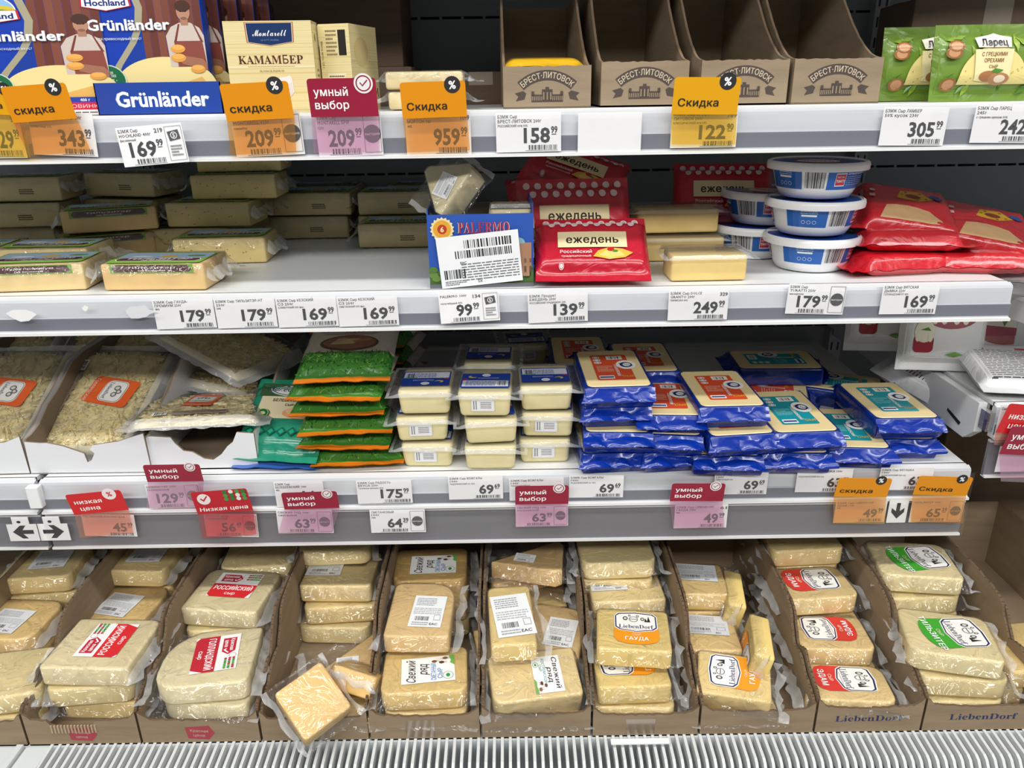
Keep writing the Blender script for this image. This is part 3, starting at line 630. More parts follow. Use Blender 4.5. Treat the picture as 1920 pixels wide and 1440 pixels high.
def a_lieben(word, c, w=.052, h=.058):
    a = Art()
    def tomb(k, dy=0): return [(-w*.5*k, -h*.0+dy), (-w*.5*k, h*.36), (-w*.42*k, h*.46*k), (0, h*.50*k), (w*.42*k, h*.46*k), (w*.5*k, h*.36), (w*.5*k, h*.0+dy), (w*.40*k, -h*.08+dy*1.2), (0, -h*.14+dy*1.3), (-w*.40*k, -h*.08+dy*1.2)]
    a.poly([(-w*.5, h*.05), (w*.5, h*.05), (w*.52, -h*.30), (w*.44, -h*.42), (w*.25, -h*.48), (0, -h*.50), (-w*.25, -h*.48), (-w*.44, -h*.42), (-w*.52, -h*.30)], c)
    a.poly(tomb(1.0), 'f6f4ee'); a.poly(tomb(.96, h*.012), '1d2552'); a.poly(tomb(.90, h*.028), 'f6f4ee')
    a.text(serif('LiebenDorf'), 0, h*.04, h*.12, '1d2552', .0, w=w*.80); a.rect(0, -h*.05, w*.5, h*.008, 'c06a6a')
    a.ell(-w*.05, h*.26, w*.11, h*.09, '8d8d8d', 14); a.ell(-w*.05, h*.26, w*.085, h*.068, 'f6f4ee', 12); a.rect(-w*.05, h*.26, w*.16, h*.02, '6d6d6d')
    for x, y, r in ((-.24, .28, .06), (.16, .27, .05), (.05, .36, .035), (-.14, .37, .03)): a.ell(w*x, h*y, w*r, h*r*1.1, '4a4a4c', 10); a.ell(w*x, h*y, w*r*.6, h*r*.6, 'd8d6d0', 8)
    a.poly([(w*.26, h*.18), (w*.30, h*.36), (w*.34, h*.18)], '20211f'); a.poly([(w*.20, h*.18), (w*.23, h*.30), (w*.27, h*.18)], '20211f')
    a.text('СЫР', 0, -h*.22, h*.06, 'fbe9d0', .0); a.text(word, 0, -h*.34, h*.10, 'ffffff', .03)
    return a
_kc = {}
def block(key, out, h, col=CH, arts=(), seed=1, bev=.003, fk=None, wrap=True, fart=None, dx=0):
    """wrapped cheese: block + clear bag + printed labels. arts: (art, x, y, rot) on top; fart: (art, x, z) on the front"""
    if key in _kc: return _kc[key]
    mb = MB(col); mb.slab(out, .0012, h, bev); kit = [('cheese', mb.mesh('cheese', 'cheese', 50))]
    if wrap: kit.append(('wrapper', film(out, h, seed=seed, **(fk or {}))))
    for a, x, y, r in arts: kit.append(('label', a.mesh('label', top(h+.0011, x, y, r), 'paper', .00004)))
    if fart:
        y0 = min(p[1] for p in out); kit.append(('date_print', fart[0].mesh('date_print', front(y0-.0006, fart[1], fart[2]), 'print', .00004)))
    _kc[key] = kit; return kit
def put(kit, name, label, cat, px, Y, z, rz=0., group=None, rx=0., ry=0., sc=None):
    return inst(kit, name, label, cat, (XatY(px, Y, z), Y, z), (R_(rx), R_(ry), R_(rz)), group, sc)
# ================================================================ TOP SHELF
def carton_box(w, d, h, col, arts, m='box_print', bev=.0015):
    mb = MB(col); mb.slab(rrect(w, d, .0012, 1), 0, h, bev, k=1); kit = [('box', mb.mesh('box', m))]
    for a, fn in arts: kit.append(('lettering', a.mesh('print', fn, 'gloss', .00004)))
    return kit
def a_grun(w, h, tray=False):
    a = Art(); y0 = -h/2
    a.rect(0, 0, w, h, '1c3f9e')
    n = 8                                                        # wood planks behind the man
    for i in range(n): a.rect(w*(.03+i*.062), h*.12, w*.06, h*.76, ('7a4638', '6b3a30', '854e3e')[i % 3], same=i > 0)
    a.poly([(-w*.5, y0+h*.16), (-w*.5, h*.5), (-w*.02, h*.5), (w*.03, h*.32), (w*.0, h*.16), (-w*.06, h*.05), (-w*.2, -h*.12), (-w*.34, y0+h*.16)], 'a9a389')
    a.poly([(-w*.5, y0+h*.16), (-w*.5, h*.5), (-w*.08, h*.5), (-w*.03, h*.32), (-w*.06, h*.16), (-w*.12, h*.05), (-w*.26, -h*.12), (-w*.4, y0+h*.16)], '1b3fae')
    a.ell(w*.14, -h*.30, w*.42, h*.24, 'efdc9c', 30, a0=0, a1=math.pi); a.rect(w*.06, -h*.36, w*.7, h*.12, 'efdc9c')
    a.poly([(w*.18, -h*.3), (w*.44, -h*.22), (w*.5, -h*.3), (w*.5, -h*.42), (w*.2, -h*.42)], 'e2b566')
    # man: shirt, apron, head, arms with cheese
    a.poly([(w*.20, -h*.14), (w*.19, h*.10), (w*.24, h*.17), (w*.31, h*.20), (w*.40, h*.20), (w*.47, h*.16), (w*.5, h*.1), (w*.5, -h*.14)], 'cfc2b8')
    a.poly([(w*.26, -h*.14), (w*.25, h*.06), (w*.48, h*.06), (w*.5, -h*.14)], '8d4c42'); a.poly([(w*.25, h*.05), (w*.30, h*.19), (w*.315, h*.19), (w*.27, h*.05)], '7d4038'); a.poly([(w*.47, h*.05), (w*.42, h*.19), (w*.43, h*.19), (w*.49, h*.05)], '7d4038')
    a.rect(w*.355, h*.21, w*.06, h*.06, 'b07f68'); a.ell(w*.355, h*.28, w*.055, h*.065, 'b98a72', 18); a.ell(w*.355, h*.325, w*.062, h*.045, '4b3228', 16); a.ell(w*.355, h*.232, w*.026, h*.012, '8a6450', 14)
    for s in (-1, 1): a.ell(w*(.355+.02*s), h*.285, w*.006, h*.005, '2c1d18', 8)
    a.poly([(w*.24, -h*.04), (w*.47, -h*.08), (w*.5, -h*.12), (w*.5, -h*.17), (w*.3, -h*.12)], 'a3705a')
    for x, y, r in ((.275, -.0, .06), (.27, -.07, .062), (.42, -.16, .06)): a.ell(w*x, h*y, w*r, h*r*.55, 'e3a04a', 16); a.ell(w*x, h*(y+.012), w*r*.85, h*r*.35, 'eeb25e', 16)
    a.ell(-w*.34, -h*.24, w*.155, h*.125, 'cfe0c8', 26); a.ell(-w*.34, -h*.24, w*.145, h*.117, '1f6b48', 26)
    for t, y, q in (('ТРАДИЦИИ', .06, .10), ('СЫРОДЕЛИЯ', .035, .14), ('• с 1927 •', .0, .15), ('ЕСТЕСТВЕННОЕ', -.045, .21), ('СОЗРЕВАНИЕ', -.08, .19)): a.text(t, -w*.34, h*(y-.24), h*.022, 'dfe9d8', .02, w=w*q, res=1)
    # maker's badge
    a.ell(-w*.26, h*.40, w*.19, h*.13, 'f4f4f4', 24, a0=0, a1=math.pi); a.ell(-w*.26, h*.40, w*.18, h*.12, '8fc0e6', 24, a0=0, a1=math.pi); a.ell(-w*.33, h*.40, w*.10, h*.05, '3f8f3c', 18, a0=0, a1=math.pi); a.ell(-w*.18, h*.40, w*.11, h*.045, 'd9c23a', 18, a0=0, a1=math.pi); a.ell(-w*.26, h*.39, w*.15, h*.03, '5aa345', 18, a0=0, a1=math.pi)
    def b(k): return [(x*k, y*k) for x, y in ((-.20*w, .045*h), (.20*w, .045*h), (.21*w, -.03*h), (.12*w, -.045*h), (0, -.065*h), (-.12*w, -.045*h), (-.21*w, -.03*h))]
    a.poly([(x-w*.26, y+h*.36) for x, y in b(1.0)], 'c02a3c'); a.poly([(x-w*.26, y+h*.36) for x, y in b(.92)], 'f6f4f2')
    a.text('Hochland', -w*.26, h*.36, h*.048, '1b2f80', .035, w=w*.33)
    a.text('Grünländer', -w*.10, h*.19, h*.085, '9aa0b0', .03, w=w*.68); a.text('Grünländer', -w*.103, h*.193, h*.085, 'fbfbfb', .022, w=w*.675)
    a.text('Всегда превосходный вкус!', -w*.22, h*.085, h*.022, 'dfe4ee', .01, w=w*.42, slant=.2, res=1)
    if not tray:
        a.rect(w*.28, -h*.365, w*.44, h*.05, '2246a8'); a.text('400 г', w*.30, -h*.365, h*.026, 'ffffff', .02)
        a.rect(w*.28, -h*.42, w*.44, h*.065, 'd02a48'); a.text('НОВИНКА!', w*.30, -h*.42, h*.032, 'f4c8d0', .01, w=w*.28)
        a.rect(w*.0, -h*.476, w, h*.047, 'e9e7e6'); a.lines(w*.2, -h*.476, w*.4, h*.02, 1, '55555a')
    return a
def flatpack(w, h, d, art, col='1c3f9e'):
    mb = MB(col); out = rrect(w, h, .008, 3); mb.slab([(x, y) for x, y in out], -d/2, d/2, .003)
    mb.v = [(x, -z, y+h/2) for x, y, z in mb.v]; return [('pack', mb.mesh('pack', 'gloss', 40)), ('lettering', art.mesh('lettering', front(-d/2-.0003, 0, h/2), 'gloss', .00004))]
GW, GH = .150, .131
kg = flatpack(GW, GH, .022, a_grun(GW, GH)); kgt = flatpack(.137, GH, .022, a_grun(.137, GH, True)); kgd = flatpack(.137, GH, .022, a_grun(.137, GH, True), '3a1f2c')
put(kg, 'sliced_cheese_pack', 'blue sliced cheese pack standing behind the orange 343.99 tag', 'cheese', 98, .952, Z1, 1, 'blue sliced cheese packs with a printed man', rx=-3, sc=(1.06, 1, .93))
for i in range(5):
    put(kgd if i else kgt, 'sliced_cheese_pack', ('blue sliced cheese pack standing in the blue tray', 'sliced cheese pack just behind the one in the blue tray', 'third sliced cheese pack of the row behind the blue tray', 'fourth sliced cheese pack of the shaded row behind the blue tray', 'last shaded sliced cheese pack of the row behind the blue tray')[i],
        'cheese', (298, 324, 352, 376, 398)[i]+i*9, (.956, .99, 1.03, 1.07, 1.11)[i], Z1+.002, 0, 'blue sliced cheese packs with a printed man', rx=-2, sc=(1, 1, 1.02))
for i in range(2): put(kg, 'sliced_cheese_pack', ('second blue sliced cheese pack behind the one with the 343.99 tag', 'third blue sliced cheese pack behind the one with the 343.99 tag')[i], 'cheese', 112+i*22, .985+.035*i, Z1, 0, 'blue sliced cheese packs with a printed man', rx=-2)
t = thing('display_tray', 'blue cardboard display tray with white lettering on the top shelf', 'tray', (XatY(303, .934, Z1), .934, Z1))
mb = MB('26479f'); mb.box(-.0715, .0715, 0, .0012, 0, .0345); mb.box(-.0715, -.0703, 0, .20, 0, .034, '9b8a78'); mb.box(.0703, .0715, 0, .20, 0, .034, '9b8a78'); mb.box(-.0715, .0715, .199, .2, 0, .034, '9b8a78'); mb.box(-.07, .07, 0, .2, 0, .001, '9b8a78'); obj('tray_body', mb.mesh('tray_body', 'gloss'), t)
a = Art(); a.text('Grünländer', .004, 0, .0165, '0e1f60', .055, w=.108); a.text('Grünländer', .004, 0, .0165, '9fb4e4', .042, w=.107); a.text('Grünländer', .004, 0, .0165, 'ffffff', .022, w=.105); obj('lettering', a.mesh('lettering', front(0, 0, .0172)), t)
# camembert boxes
def wood(a, w, h, seed=1, c0='e6d7a0'):
    a.rect(0, 0, w, h, c0); rd = random.Random(seed); q = []
    for i in range(46): q.append((-w/2, -h/2+rd.random()*h*.99, w, h*rd.uniform(.002, .008)))
    a._quads(q[:23], 'd9c687', 0, 0, 0); a._quads(q[23:], 'efe4b8', 0, 0, 0)
w, h = .108, .111
a = Art(); wood(a, w, h); x, y = .002, h*.36
for k, c in ((1.0, 'b05a48'), (.95, 'f0e6c0'), (.92, '1c3464')): a.poly([(x-.026*k-.004, y+.014*k), (x+.026*k+.004, y+.014*k), (x+.026*k+.003, y-.010*k), (x, y-.0145*k), (x-.026*k-.003, y-.010*k)], c)
a.text(script('Montarell'), x, y+.002, .0085, 'ffffff', .004, w=.042); a.text('LE GOÛT ORIGINAL', x, y-.007, .0018, '7f90b8', 0, res=1)
a.text(serif('KAMAM')+'Б'+serif('EP'), .0, .010, .0105, '5a3028', .004, w=.080); a.rect(0, .0015, .058, .0004, 'b39a6a'); a.text('FROMAGE PREMIUM', 0, -.004, .0025, '9a8458', 0, w=.03, res=1)
a.poly([(-.022, -.019), (-.004, -.017), (.010, -.012), (.022, -.010), (.024, -.014), (.025, -.030), (.020, -.036), (.004, -.034), (-.008, -.026)], 'f1ece6'); a.poly([(-.004, -.030), (.015, -.022), (.023, -.018), (.024, -.031), (.019, -.037), (.004, -.035)], 'e2dcd6')
b = Art(); wood(b, .036, h, 4); b.ell(-.003, .036, .0035, .005, '2a2420', 16); b.lines(0, -.02, .012, .04, 6, '8a7a58')
side = lambda x, zc: plane((x, 0, zc), (0, 1, 0), (0, 0, 1))
kc = carton_box(w, .036, h, 'dccb94', [(a, front(-.018, 0, h/2)), (b, side(.054, h/2))])
put(kc, 'camembert_box', 'cream camembert cheese box with a dark blue shield emblem', 'cheese', 526, .952, Z1, 3, 'cream cheese boxes', sc=(.89, 1, .86))
w2, h2, d2 = .040, .104, .085
a = Art(); wood(a, w2, h2, 7); a.rect(.010, .030, .010, .030, '2a2622'); a.lines(-.004, .030, .014, .032, 7, '8b7b5a', rot=0); a.text('Масса нетто: 125 г', -.0165, .016, .0026, '6a5a40', .01, rot=-math.pi/2, res=1); a.rect(0, -.018, .024, .024, 'efe6c2'); a.lines(.0, -.018, .02, .02, 6, '6a5a44')
b = Art(); wood(b, d2, h2, 9); b.text('БРИ', .022, -.030, .012, '5a3028', .0); b.ell(-.01, .02, .022, .018, 'd8c48c', 20)
kb = carton_box(w2, d2, h2, 'dccb94', [(a, front(-d2/2, 0, h2/2)), (b, side(w2/2, h2/2))])
put(kb, 'brie_box', 'narrow cream cheese box turned sideways behind the crimson 209.99 tag', 'cheese', 664, 1.0, Z1, -14, 'cream cheese boxes', sc=(.95, .9, .9))
put(kc, 'camembert_box', 'second cream cheese box behind the first camembert box', 'cheese', 560, 1.03, Z1, 0, 'cream cheese boxes', sc=(.89, 1, .86))
# parmesan wedge in clear film
a = Art(); a.rect(0, 0, .085, .012, 'e8e4da'); a.rect(-.033, 0, .020, .012, 'c8342c'); a.rect(.033, 0, .020, .012, '2f8a4a')
kp = block('parm', rrect(.088, .05, .003, 3), .020, 'f0dfae', [(a, 0, -.016, 0)], 12, fk=dict(ml=.02, mr=.022, mf=.012, mb_=.01, flz=.5, amp=.004))
kp2 = block('parm2', rrect(.088, .05, .003, 3), .020, 'f0dfae', [], 14, fk=dict(ml=.02, mr=.022, mf=.012, mb_=.01, flz=.5, amp=.004))
put(kp2, 'cheese_pack', 'lower of two film wrapped pale cheese pieces behind the 959.99 tag', 'cheese', 803, .965, Z1, 4, 'film wrapped pale pieces'); put(kp, 'cheese_pack', 'upper of two wrapped pale cheese pieces, with red and green stripe ends', 'cheese', 800, .965, Z1+.0215, 0, 'film wrapped pale pieces')
# kraft display boxes
KR = '97866f'; KR2 = '8d7a66'
def jag(x0, x1, z, n, amp, rd): return [(x0+(x1-x0)*i/n, z+rd.uniform(-amp, amp)) for i in range(n+1)]
def kraft(w, d, hf, hb, ycut, seed=1, col=KR, front_art=None, th=.0028, curve=True, fl=0.):
    rd = random.Random(seed); kit = []
    mb = MB(col); mb.box(-w/2, w/2, 0, d, 0, .002); kit.append(('bottom_panel', mb.mesh('bottom_panel', 'cardboard')))
    P = [(-w/2, .0)] + [(w/2, .0)] + jag(w/2, -w/2, hf, 22, .0007, rd)
    mb = MB(col); mb.prism(P, lambda a, b: (a, 0, b), lambda a, b: (a, th, b), ecol='85705a'); kit.append(('front_panel', mb.mesh('front_panel', 'cardboard')))
    n = 16; C = []
    for i in range(n+1):
        t = i/n
        if curve: y = th + (ycut)*t; z = hf + (hb-hf)*(1-math.cos(t*math.pi/2))**.9
        else: y = th + ycut*(t**.35 if t < .5 else .785+(t-.5)*.43); z = hf + (hb-hf)*min(1, (t*1.5)**1.2)
        C.append((y+rd.uniform(-.0005, .0005), z+rd.uniform(-.0006, .0006)))
    side_ = [(th, 0)] + C + [(d, hb), (d, 0)]; side_ = side_[::-1]
    for s in (-1, 1):
        x = s*(w/2); mb = MB(col); mb.prism(side_, lambda a, b: (x-s*th, a, b), lambda a, b: (x, a, b), ecol='85705a'); kit.append(('side_panel', mb.mesh('side_panel', 'cardboard')))
    mb = MB(col); mb.box(-w/2+th, w/2-th, d-th, d, 0, hb); kit.append(('back_panel', mb.mesh('back_panel', 'cardboard')))
    if front_art: kit.append(('lettering', front_art.mesh('print', front(0, 0, hf/2), 'print', .00004)))
    return kit
def a_brest(w=.092):
    a = Art(); c = '4c403a'; R = .046; y = -R+.013
    n = 22; pts = [(math.sin(t)*(R+.0055), y+math.cos(t)*(R+.0055)) for t in [(-.72+1.44*i/n) for i in range(n+1)]] + [(math.sin(t)*(R-.0055), y+math.cos(t)*(R-.0055)) for t in [(.72-1.44*i/n) for i in range(n+1)]]
    a.poly(pts, c)
    for s in (-1, 1): a.poly([(s*.0275, -.0035), (s*.037, -.006), (s*.033, -.0095), (s*.036, -.0145), (s*.026, -.0125), (s*.024, -.006)], c)
    a.text('БРЕСТ·ЛИТОВСК', 0, .0133, .0064, 'cbbca2', .03, w=.064, arc=R-.001)
    a.rect(0, -.0115, .036, .008, c); a.rect(0, -.007, .012, .010, c); a.rect(0, -.0015, .004, .004, c)
    for i in range(-8, 9): a.rect(i*.0021, -.0115, .0009, .0045, KR) if abs(i) > 2 else None
    for x in (-.004, 0, .004): a.rect(x, -.009, .0014, .008, KR)
    for s in (-1, 1): a.rect(s*.0165, -.006, .003, .004, c)
    return a
ab = a_brest(); lbs = ('first open kraft display box, with a yellow packet inside', 'second open kraft display box with a printed fortress', 'third open kraft display box, behind the yellow 122.90 tag', 'last of the four open kraft display boxes, beside the walnut cheese packs')
for i, (px, Y) in enumerate(((1026, .938), (1207, .942), (1392, .945), (1564, .942))):
    k = kraft(.100, .30, .0485 if i else .045, .150 if i else .130, .17, 20+i, front_art=ab); put(k, 'display_box', lbs[i], 'box', px, Y, Z1, (1, 0, 0, -1)[i], 'open kraft display boxes with a fortress print')
m_, _ = bagmesh(.088, .12, .02, 31, 'e8b522', sy=True, n=(30, 30)); put([('wrapper', m_)], 'yellow_cheese_packet', 'crumpled yellow packet lying in the first kraft display box', 'cheese', 1016, 1.006, Z1+.040, 2, rx=3, sc=(1.05, 1, .8))
m2_, _ = bagmesh(.088, .12, .03, 33, 'e8b522', sy=True, n=(20, 20)); put([('wrapper', m2_)], 'yellow_cheese_packet', 'yellow packet underneath the crumpled one in the first kraft display box', 'cheese', 1014, 1.015, Z1+.003, 0)
# walnut cheese packs
def a_larets(w, h):
    a = Art(); a.rect(0, 0, w, h, '6f8f34')
    rd = random.Random(8)
    for i in range(26):
        x, y, r = rd.uniform(-.46, .46)*w, rd.uniform(-.44, .44)*h, rd.uniform(.05, .10)*w; an = rd.uniform(0, 3.14)
        a.poly([(x-r*math.cos(an), y-r*math.sin(an)), (x+r*.35*math.sin(an), y-r*.35*math.cos(an)), (x+r*math.cos(an), y+r*math.sin(an)), (x-r*.35*math.sin(an), y+r*.35*math.cos(an))], rd.choice(['4f7a28', '8aa83c', 'a0b84a', '5d8a2c']))
    a.ell(w*.06, -h*.36, w*.36, h*.62, 'ead98e', 30, a0=0, a1=math.pi)
    for i in range(14): a.ell(w*(.06+rd.uniform(-.3, .3)), h*rd.uniform(-.33, -.02), w*.008, h*.008, 'b9a256', 8)
    a.poly([(-w*.16, h*.20), (w*.24, h*.20), (w*.22, -h*.30), (w*.02, -h*.34), (-w*.14, -h*.30)], 'efe2ae')
    a.poly([(-w*.13, h*.23), (w*.21, h*.23), (w*.23, h*.40), (w*.10, h*.44), (w*.04, h*.47), (-w*.02, h*.44), (-w*.15, h*.40)], 'f2eedd')
    a.text('Ларец', w*.04, h*.32, h*.12, '2c2440', .03, w=w*.27); a.text('С ГРЕЦКИМИ', w*.04, h*.12, h*.065, '8a5a2c', .025, w=w*.26); a.text('ОРЕХАМИ', w*.04, h*.02, h*.065, '8a5a2c', .025, w=w*.20); a.text('СЫР', w*.04, -h*.08, h*.05, '8a5a2c', .015)
    a.ell(w*.0, -h*.24, w*.10, h*.09, 'a9744a', 16); a.ell(w*.11, -h*.28, w*.11, h*.10, 'b5855c', 16); a.ell(w*.12, -h*.28, w*.06, h*.06, 'ecdcc0', 14); a.poly([(w*.02, -h*.16), (w*.09, -h*.20), (w*.15, -h*.14), (w*.06, -h*.11)], '4f8a34')
    for x, y in ((-.38, .15), (-.36, .26), (-.40, -.36)): a.ell(w*x, h*y, w*.085, h*.10, '9a6238', 14); a.ell(w*x, h*y, w*.06, h*.075, 'c9956a', 12)
    return a
lw_, lh_ = .118, .082
al = a_larets(lw_*.92, lh_*.80)
m_, f_ = bagmesh(lw_, lh_, .016, 41, '6f8f34', n=(30, 24), pw=6, amp=.5)
kl = [('wrapper', m_), ('lettering', al.mesh('lettering', f_, 'gloss', .0001))]
put(kl, 'walnut_cheese_pack', 'green walnut cheese pack standing at the end of the top shelf, in front of another', 'cheese', 1836, .958, Z1+.040, 0, 'green walnut cheese packs', rx=83)
put(kl, 'walnut_cheese_pack', 'green walnut cheese pack half hidden behind a nearer one', 'cheese', 1738, 1.0, Z1+.041, 0, 'green walnut cheese packs', rx=84)
# dark cartons at the back of the top shelf
def plainbox(px, Y, z, w, d, h, label, col='7a6857', rz=0, name='brown_carton', th=1, cut=True):
    mb = MB(col); mb.slab(rrect(w, d, .001, 1), 0, h, .001, k=1); t = thing(name, label, 'carton', (XatY(px, Y, z), Y, z), (0, 0, R_(rz))); obj('box_body', mb.mesh('box_body', 'cardboard'), t)
    mb = MB('8f7d6a'); mb.box(-w/2, w/2, -.018, .018, h, h+.0004); mb.box(-.018, .018, -d/2-.0004, -d/2, h*.6, h, '9c8f7e'); obj('tape', mb.mesh('tape', 'gloss'), t)
    mb = MB('5c4d40'); mb.box(-w/2+.002, w/2-.002, -.0012, .0012, h+.0004, h+.0012); obj('flap_seam', mb.mesh('flap_seam', 'print'), t)
    return t
plainbox(590, 1.28, Z1+.054, .29, .13, .15, 'large brown carton stacked at the back behind the camembert boxes', '6b5a4c')
plainbox(665, 1.28, Z1, .20, .14, .054, 'flat brown carton under the large one at the back of the top shelf', '6b5a4c')
plainbox(905, 1.30, Z1, .12, .12, .046, 'low brown carton at the back between the wrapped piece and the first kraft box', '6a594b')
plainbox(1800, 1.22, Z1, .22, .14, .128, 'brown carton behind the green walnut cheese packs', '6e5d4f', -6)
m_, _ = bagmesh(.10, .09, .03, 35, 'd9c03a', n=(16, 16)); put([('wrapper', m_)], 'yellow_cheese_packet', 'yellow packet lying on the carton behind the walnut packs', 'cheese', 1830, 1.2, Z1+.130, -5)
# ================================================================ MIDDLE SHELF
BW, BD, BH = .128, .078, .0365
fk = dict(ml=.019, mr=.021, mf=.007, mb_=.010, flz=.45, amp=.006)
def a_gouda(word='ГАУДА ПРЕМИУМ', w=.118, h=.064):
    a = Art(); a.rect(0, 0, w, h, '7fae3c', r=.006); a.rect(0, h*.20, w*.96, h*.5, 'a9c3dd', r=.005)
    a.ell(w*.05, h*.12, w*.10, h*.10, 'e3b93c', 18); a.ell(-w*.25, h*.1, w*.12, h*.07, 'e8ecef', 16); a.ell(w*.33, h*.16, w*.10, h*.08, '6f9a48', 16)
    a.poly([(-w*.46, -h*.20), (-w*.42, -h*.06), (w*.42, -h*.06), (w*.46, -h*.20), (w*.42, -h*.34), (-w*.42, -h*.34)], 'f1efe8'); a.poly([(-w*.45, -h*.20), (-w*.415, -h*.075), (w*.415, -h*.075), (w*.45, -h*.20), (w*.415, -h*.325), (-w*.415, -h*.325)], '4f1f2c')
    a.text(word, 0, -h*.15, h*.11, 'f4efe6', .02, w=w*.7, slant=.2); a.text('сыр фасованный', 0, -h*.27, h*.07, 'f4efe6', .02, w=w*.32, slant=.2)
    return a
def a_strip(word):
    a = Art(); a.rect(0, 0, .104, .011, '7fae3c'); a.poly([(-.050, -.001), (-.046, .0045), (.046, .0045), (.050, -.001), (.046, -.0042), (-.046, -.0042)], '4f1f2c'); a.text(word, 0, .0015, .0026, 'f4efe6', .02, w=.06, slant=.2, res=1); a.text('сыр фасованный', 0, -.0022, .0022, 'f4efe6', .02, w=.034, slant=.2, res=1)
    return a
def a_date(qr=False):
    a = Art()
    if qr: a.lines(.008, 0, .010, .014, 5, '5b4a34', rot=math.pi/2, seed=5)
    else: a.lines(0, 0, .022, .009, 3, '6b5d45', seed=6)
    return a
def a_fleck():
    a = Art(); rd = random.Random(3)
    for i in range(16): a.ell(rd.uniform(-.055, .055), rd.uniform(-.013, .013), rd.uniform(.0006, .0016), .0007, '9a8248', 6)
    return a
kA = block('gp', rrect(BW, BD, .003, 3), .034, 'efd49a', [(a_gouda(), 0, .004, 0)], 21, fk=fk, fart=(a_date(True), .01, .018))
kA2 = block('gp2', rrect(BW, BD, .003, 3), .034, 'ecc98c', [(a_gouda('ТИЛЬЗИТЭР'), 0, -.005, 0)], 22, fk=fk, fart=(a_strip('тильзитэр'), 0, .0285)); kA0 = block('gp0', rrect(BW, BD, .003, 3), .034, 'efd49a', [(a_gouda(), 0, .004, 0)], 21, fk=fk, fart=(a_strip('гауда премиум'), 0, .0285))
kB = block('kz', rrect(BW, BD, .003, 3), BH, 'e6d29c', [(a_gouda('КЕЗСКИЙ'), 0, .006, 0)], 23, fk=fk, fart=(a_date(), .012, .016))
kC = block('kz2', rrect(BW, BD, .003, 3), BH, 'e6d08e', [(a_gouda('КЕЗСКИЙ'), 0, .006, 0)], 24, fk=fk, fart=(a_fleck(), 0, .018))
G2 = 'film wrapped cheese bricks on the middle shelf'
def br(kit, px, Y, l, rz, label, hh=.0376): put(kit, 'cheese_brick', label, 'cheese', px, Y+BD/2, Z2+l*hh, rz, G2)
br(kA0, 92, .936, 0, 4, 'wrapped cheese brick with a green and maroon label at the far left shelf edge')
br(kA2, 318, .932, 0, -2, 'wrapped cheese brick with a maroon label, second along the middle shelf edge')
br(kA, -52, 1.045, 0, 3, 'wrapped cheese brick in the second row, cut by the left frame edge')
br(kA, 112, 1.04, 0, 0, 'wrapped cheese brick with a date print, directly behind the one at the far left edge')
br(kA2, 212, 1.145, 0, 22, 'wrapped brick turned aside behind the second row, lower of two'); br(kA2, 216, 1.145, 1, 20, 'wrapped brick turned aside behind the second row, upper of two')
br(kB, 60, 1.215, 0, 0, 'shaded brick at the base of the stack at the far left back'); br(kB, 62, 1.20, 1, 4, 'shaded brick, second from below in the stack at the far left back'); br(kB, 66, 1.21, 2, 1, 'shaded brick on top of the stack at the far left back')
br(kA, 262, 1.255, 0, -10, 'shaded brick at the base of the tilted pair under the hanging 169.99 tag'); br(kA, 258, 1.25, 1, -13, 'shaded brick, lower of the tilted pair under the hanging 169.99 tag'); br(kB, 258, 1.25, 2, -15, 'shaded brick, upper of the tilted pair under the hanging 169.99 tag')
br(kC, 430, 1.085, 0, 3, 'speckled wrapped brick standing in front of its neighbours, on the bare shelf')
br(kC, 372, 1.175, 0, 2, 'speckled wrapped brick behind the front speckled one, at shelf level'); br(kC, 412, 1.175, 1, -3, 'speckled wrapped brick one level up, behind the front speckled one')
br(kC, 465, 1.275, 0, 0, 'shaded speckled brick at the base of the back stack'); br(kC, 465, 1.275, 1, 2, 'shaded speckled brick, second level of the back stack'); br(kC, 455, 1.20, 2, 1, 'greenish speckled brick, third level of the back stack'); br(kC, 462, 1.23, 3, 3, 'speckled brick on top of the back stack, just below the upper shelf')
br(kB, 592, 1.275, 0, 1, 'wrapped brick with faint date print, lower of two on the open shelf'); br(kB, 597, 1.275, 1, -1, 'wrapped brick with faint date print, upper of two on the open shelf')
br(kB, 612, 1.365, 0, 0, 'hindmost brick under another, behind the pair on the open shelf'); br(kB, 612, 1.365, 1, 0, 'hindmost brick peeking over the pair on the open shelf')
br(kB, 757, 1.185, 0, 0, 'wrapped brick beside the blue box, at shelf level in front'); br(kB, 752, 1.275, 0, 1, 'wrapped brick beside the blue box, behind the front one at shelf level'); br(kB, 752, 1.27, 1, 0, 'wrapped brick beside the blue box, second level'); br(kB, 800, 1.36, 1, -1, 'shaded brick on the second level at the very back near the blue box'); br(kB, 800, 1.36, 0, 0, 'shaded brick at shelf level at the very back near the blue box')
# blue printed box
w, h, d = .127, .089, .105; px0 = 904
t = thing('cheese_display_box', 'blue printed display box with a barcode sticker, holding two wrapped cheeses', 'box', (XatY(px0, .926, Z2), .926, Z2), (0, 0, R_(1.5)))
BL = '2f4f9c'; th = .0015
for nm, (x0, x1, y0, y1, z0, z1), c in (('front_panel', (-w/2, w/2, 0, th, 0, h), BL), ('back_panel', (-w/2, w/2, d-th, d, 0, h), '7e7466'), ('side_panel', (-w/2, -w/2+th, th, d-th, 0, h+.006), BL), ('side_panel', (w/2-th, w/2, th, d-th, 0, h+.012), BL), ('bottom_panel', (-w/2, w/2, 0, d, 0, .001), '7e7466')):
    mb = MB(c); mb.box(x0, x1, y0, y1, z0, z1); obj(nm, mb.mesh(nm, 'box_print'), t)
a = Art(); a.rect(0, h*.10, w, h*.8, '3158b0'); a.rect(0, -h*.38, w, h*.24, '4f7038')
rd = random.Random(5)
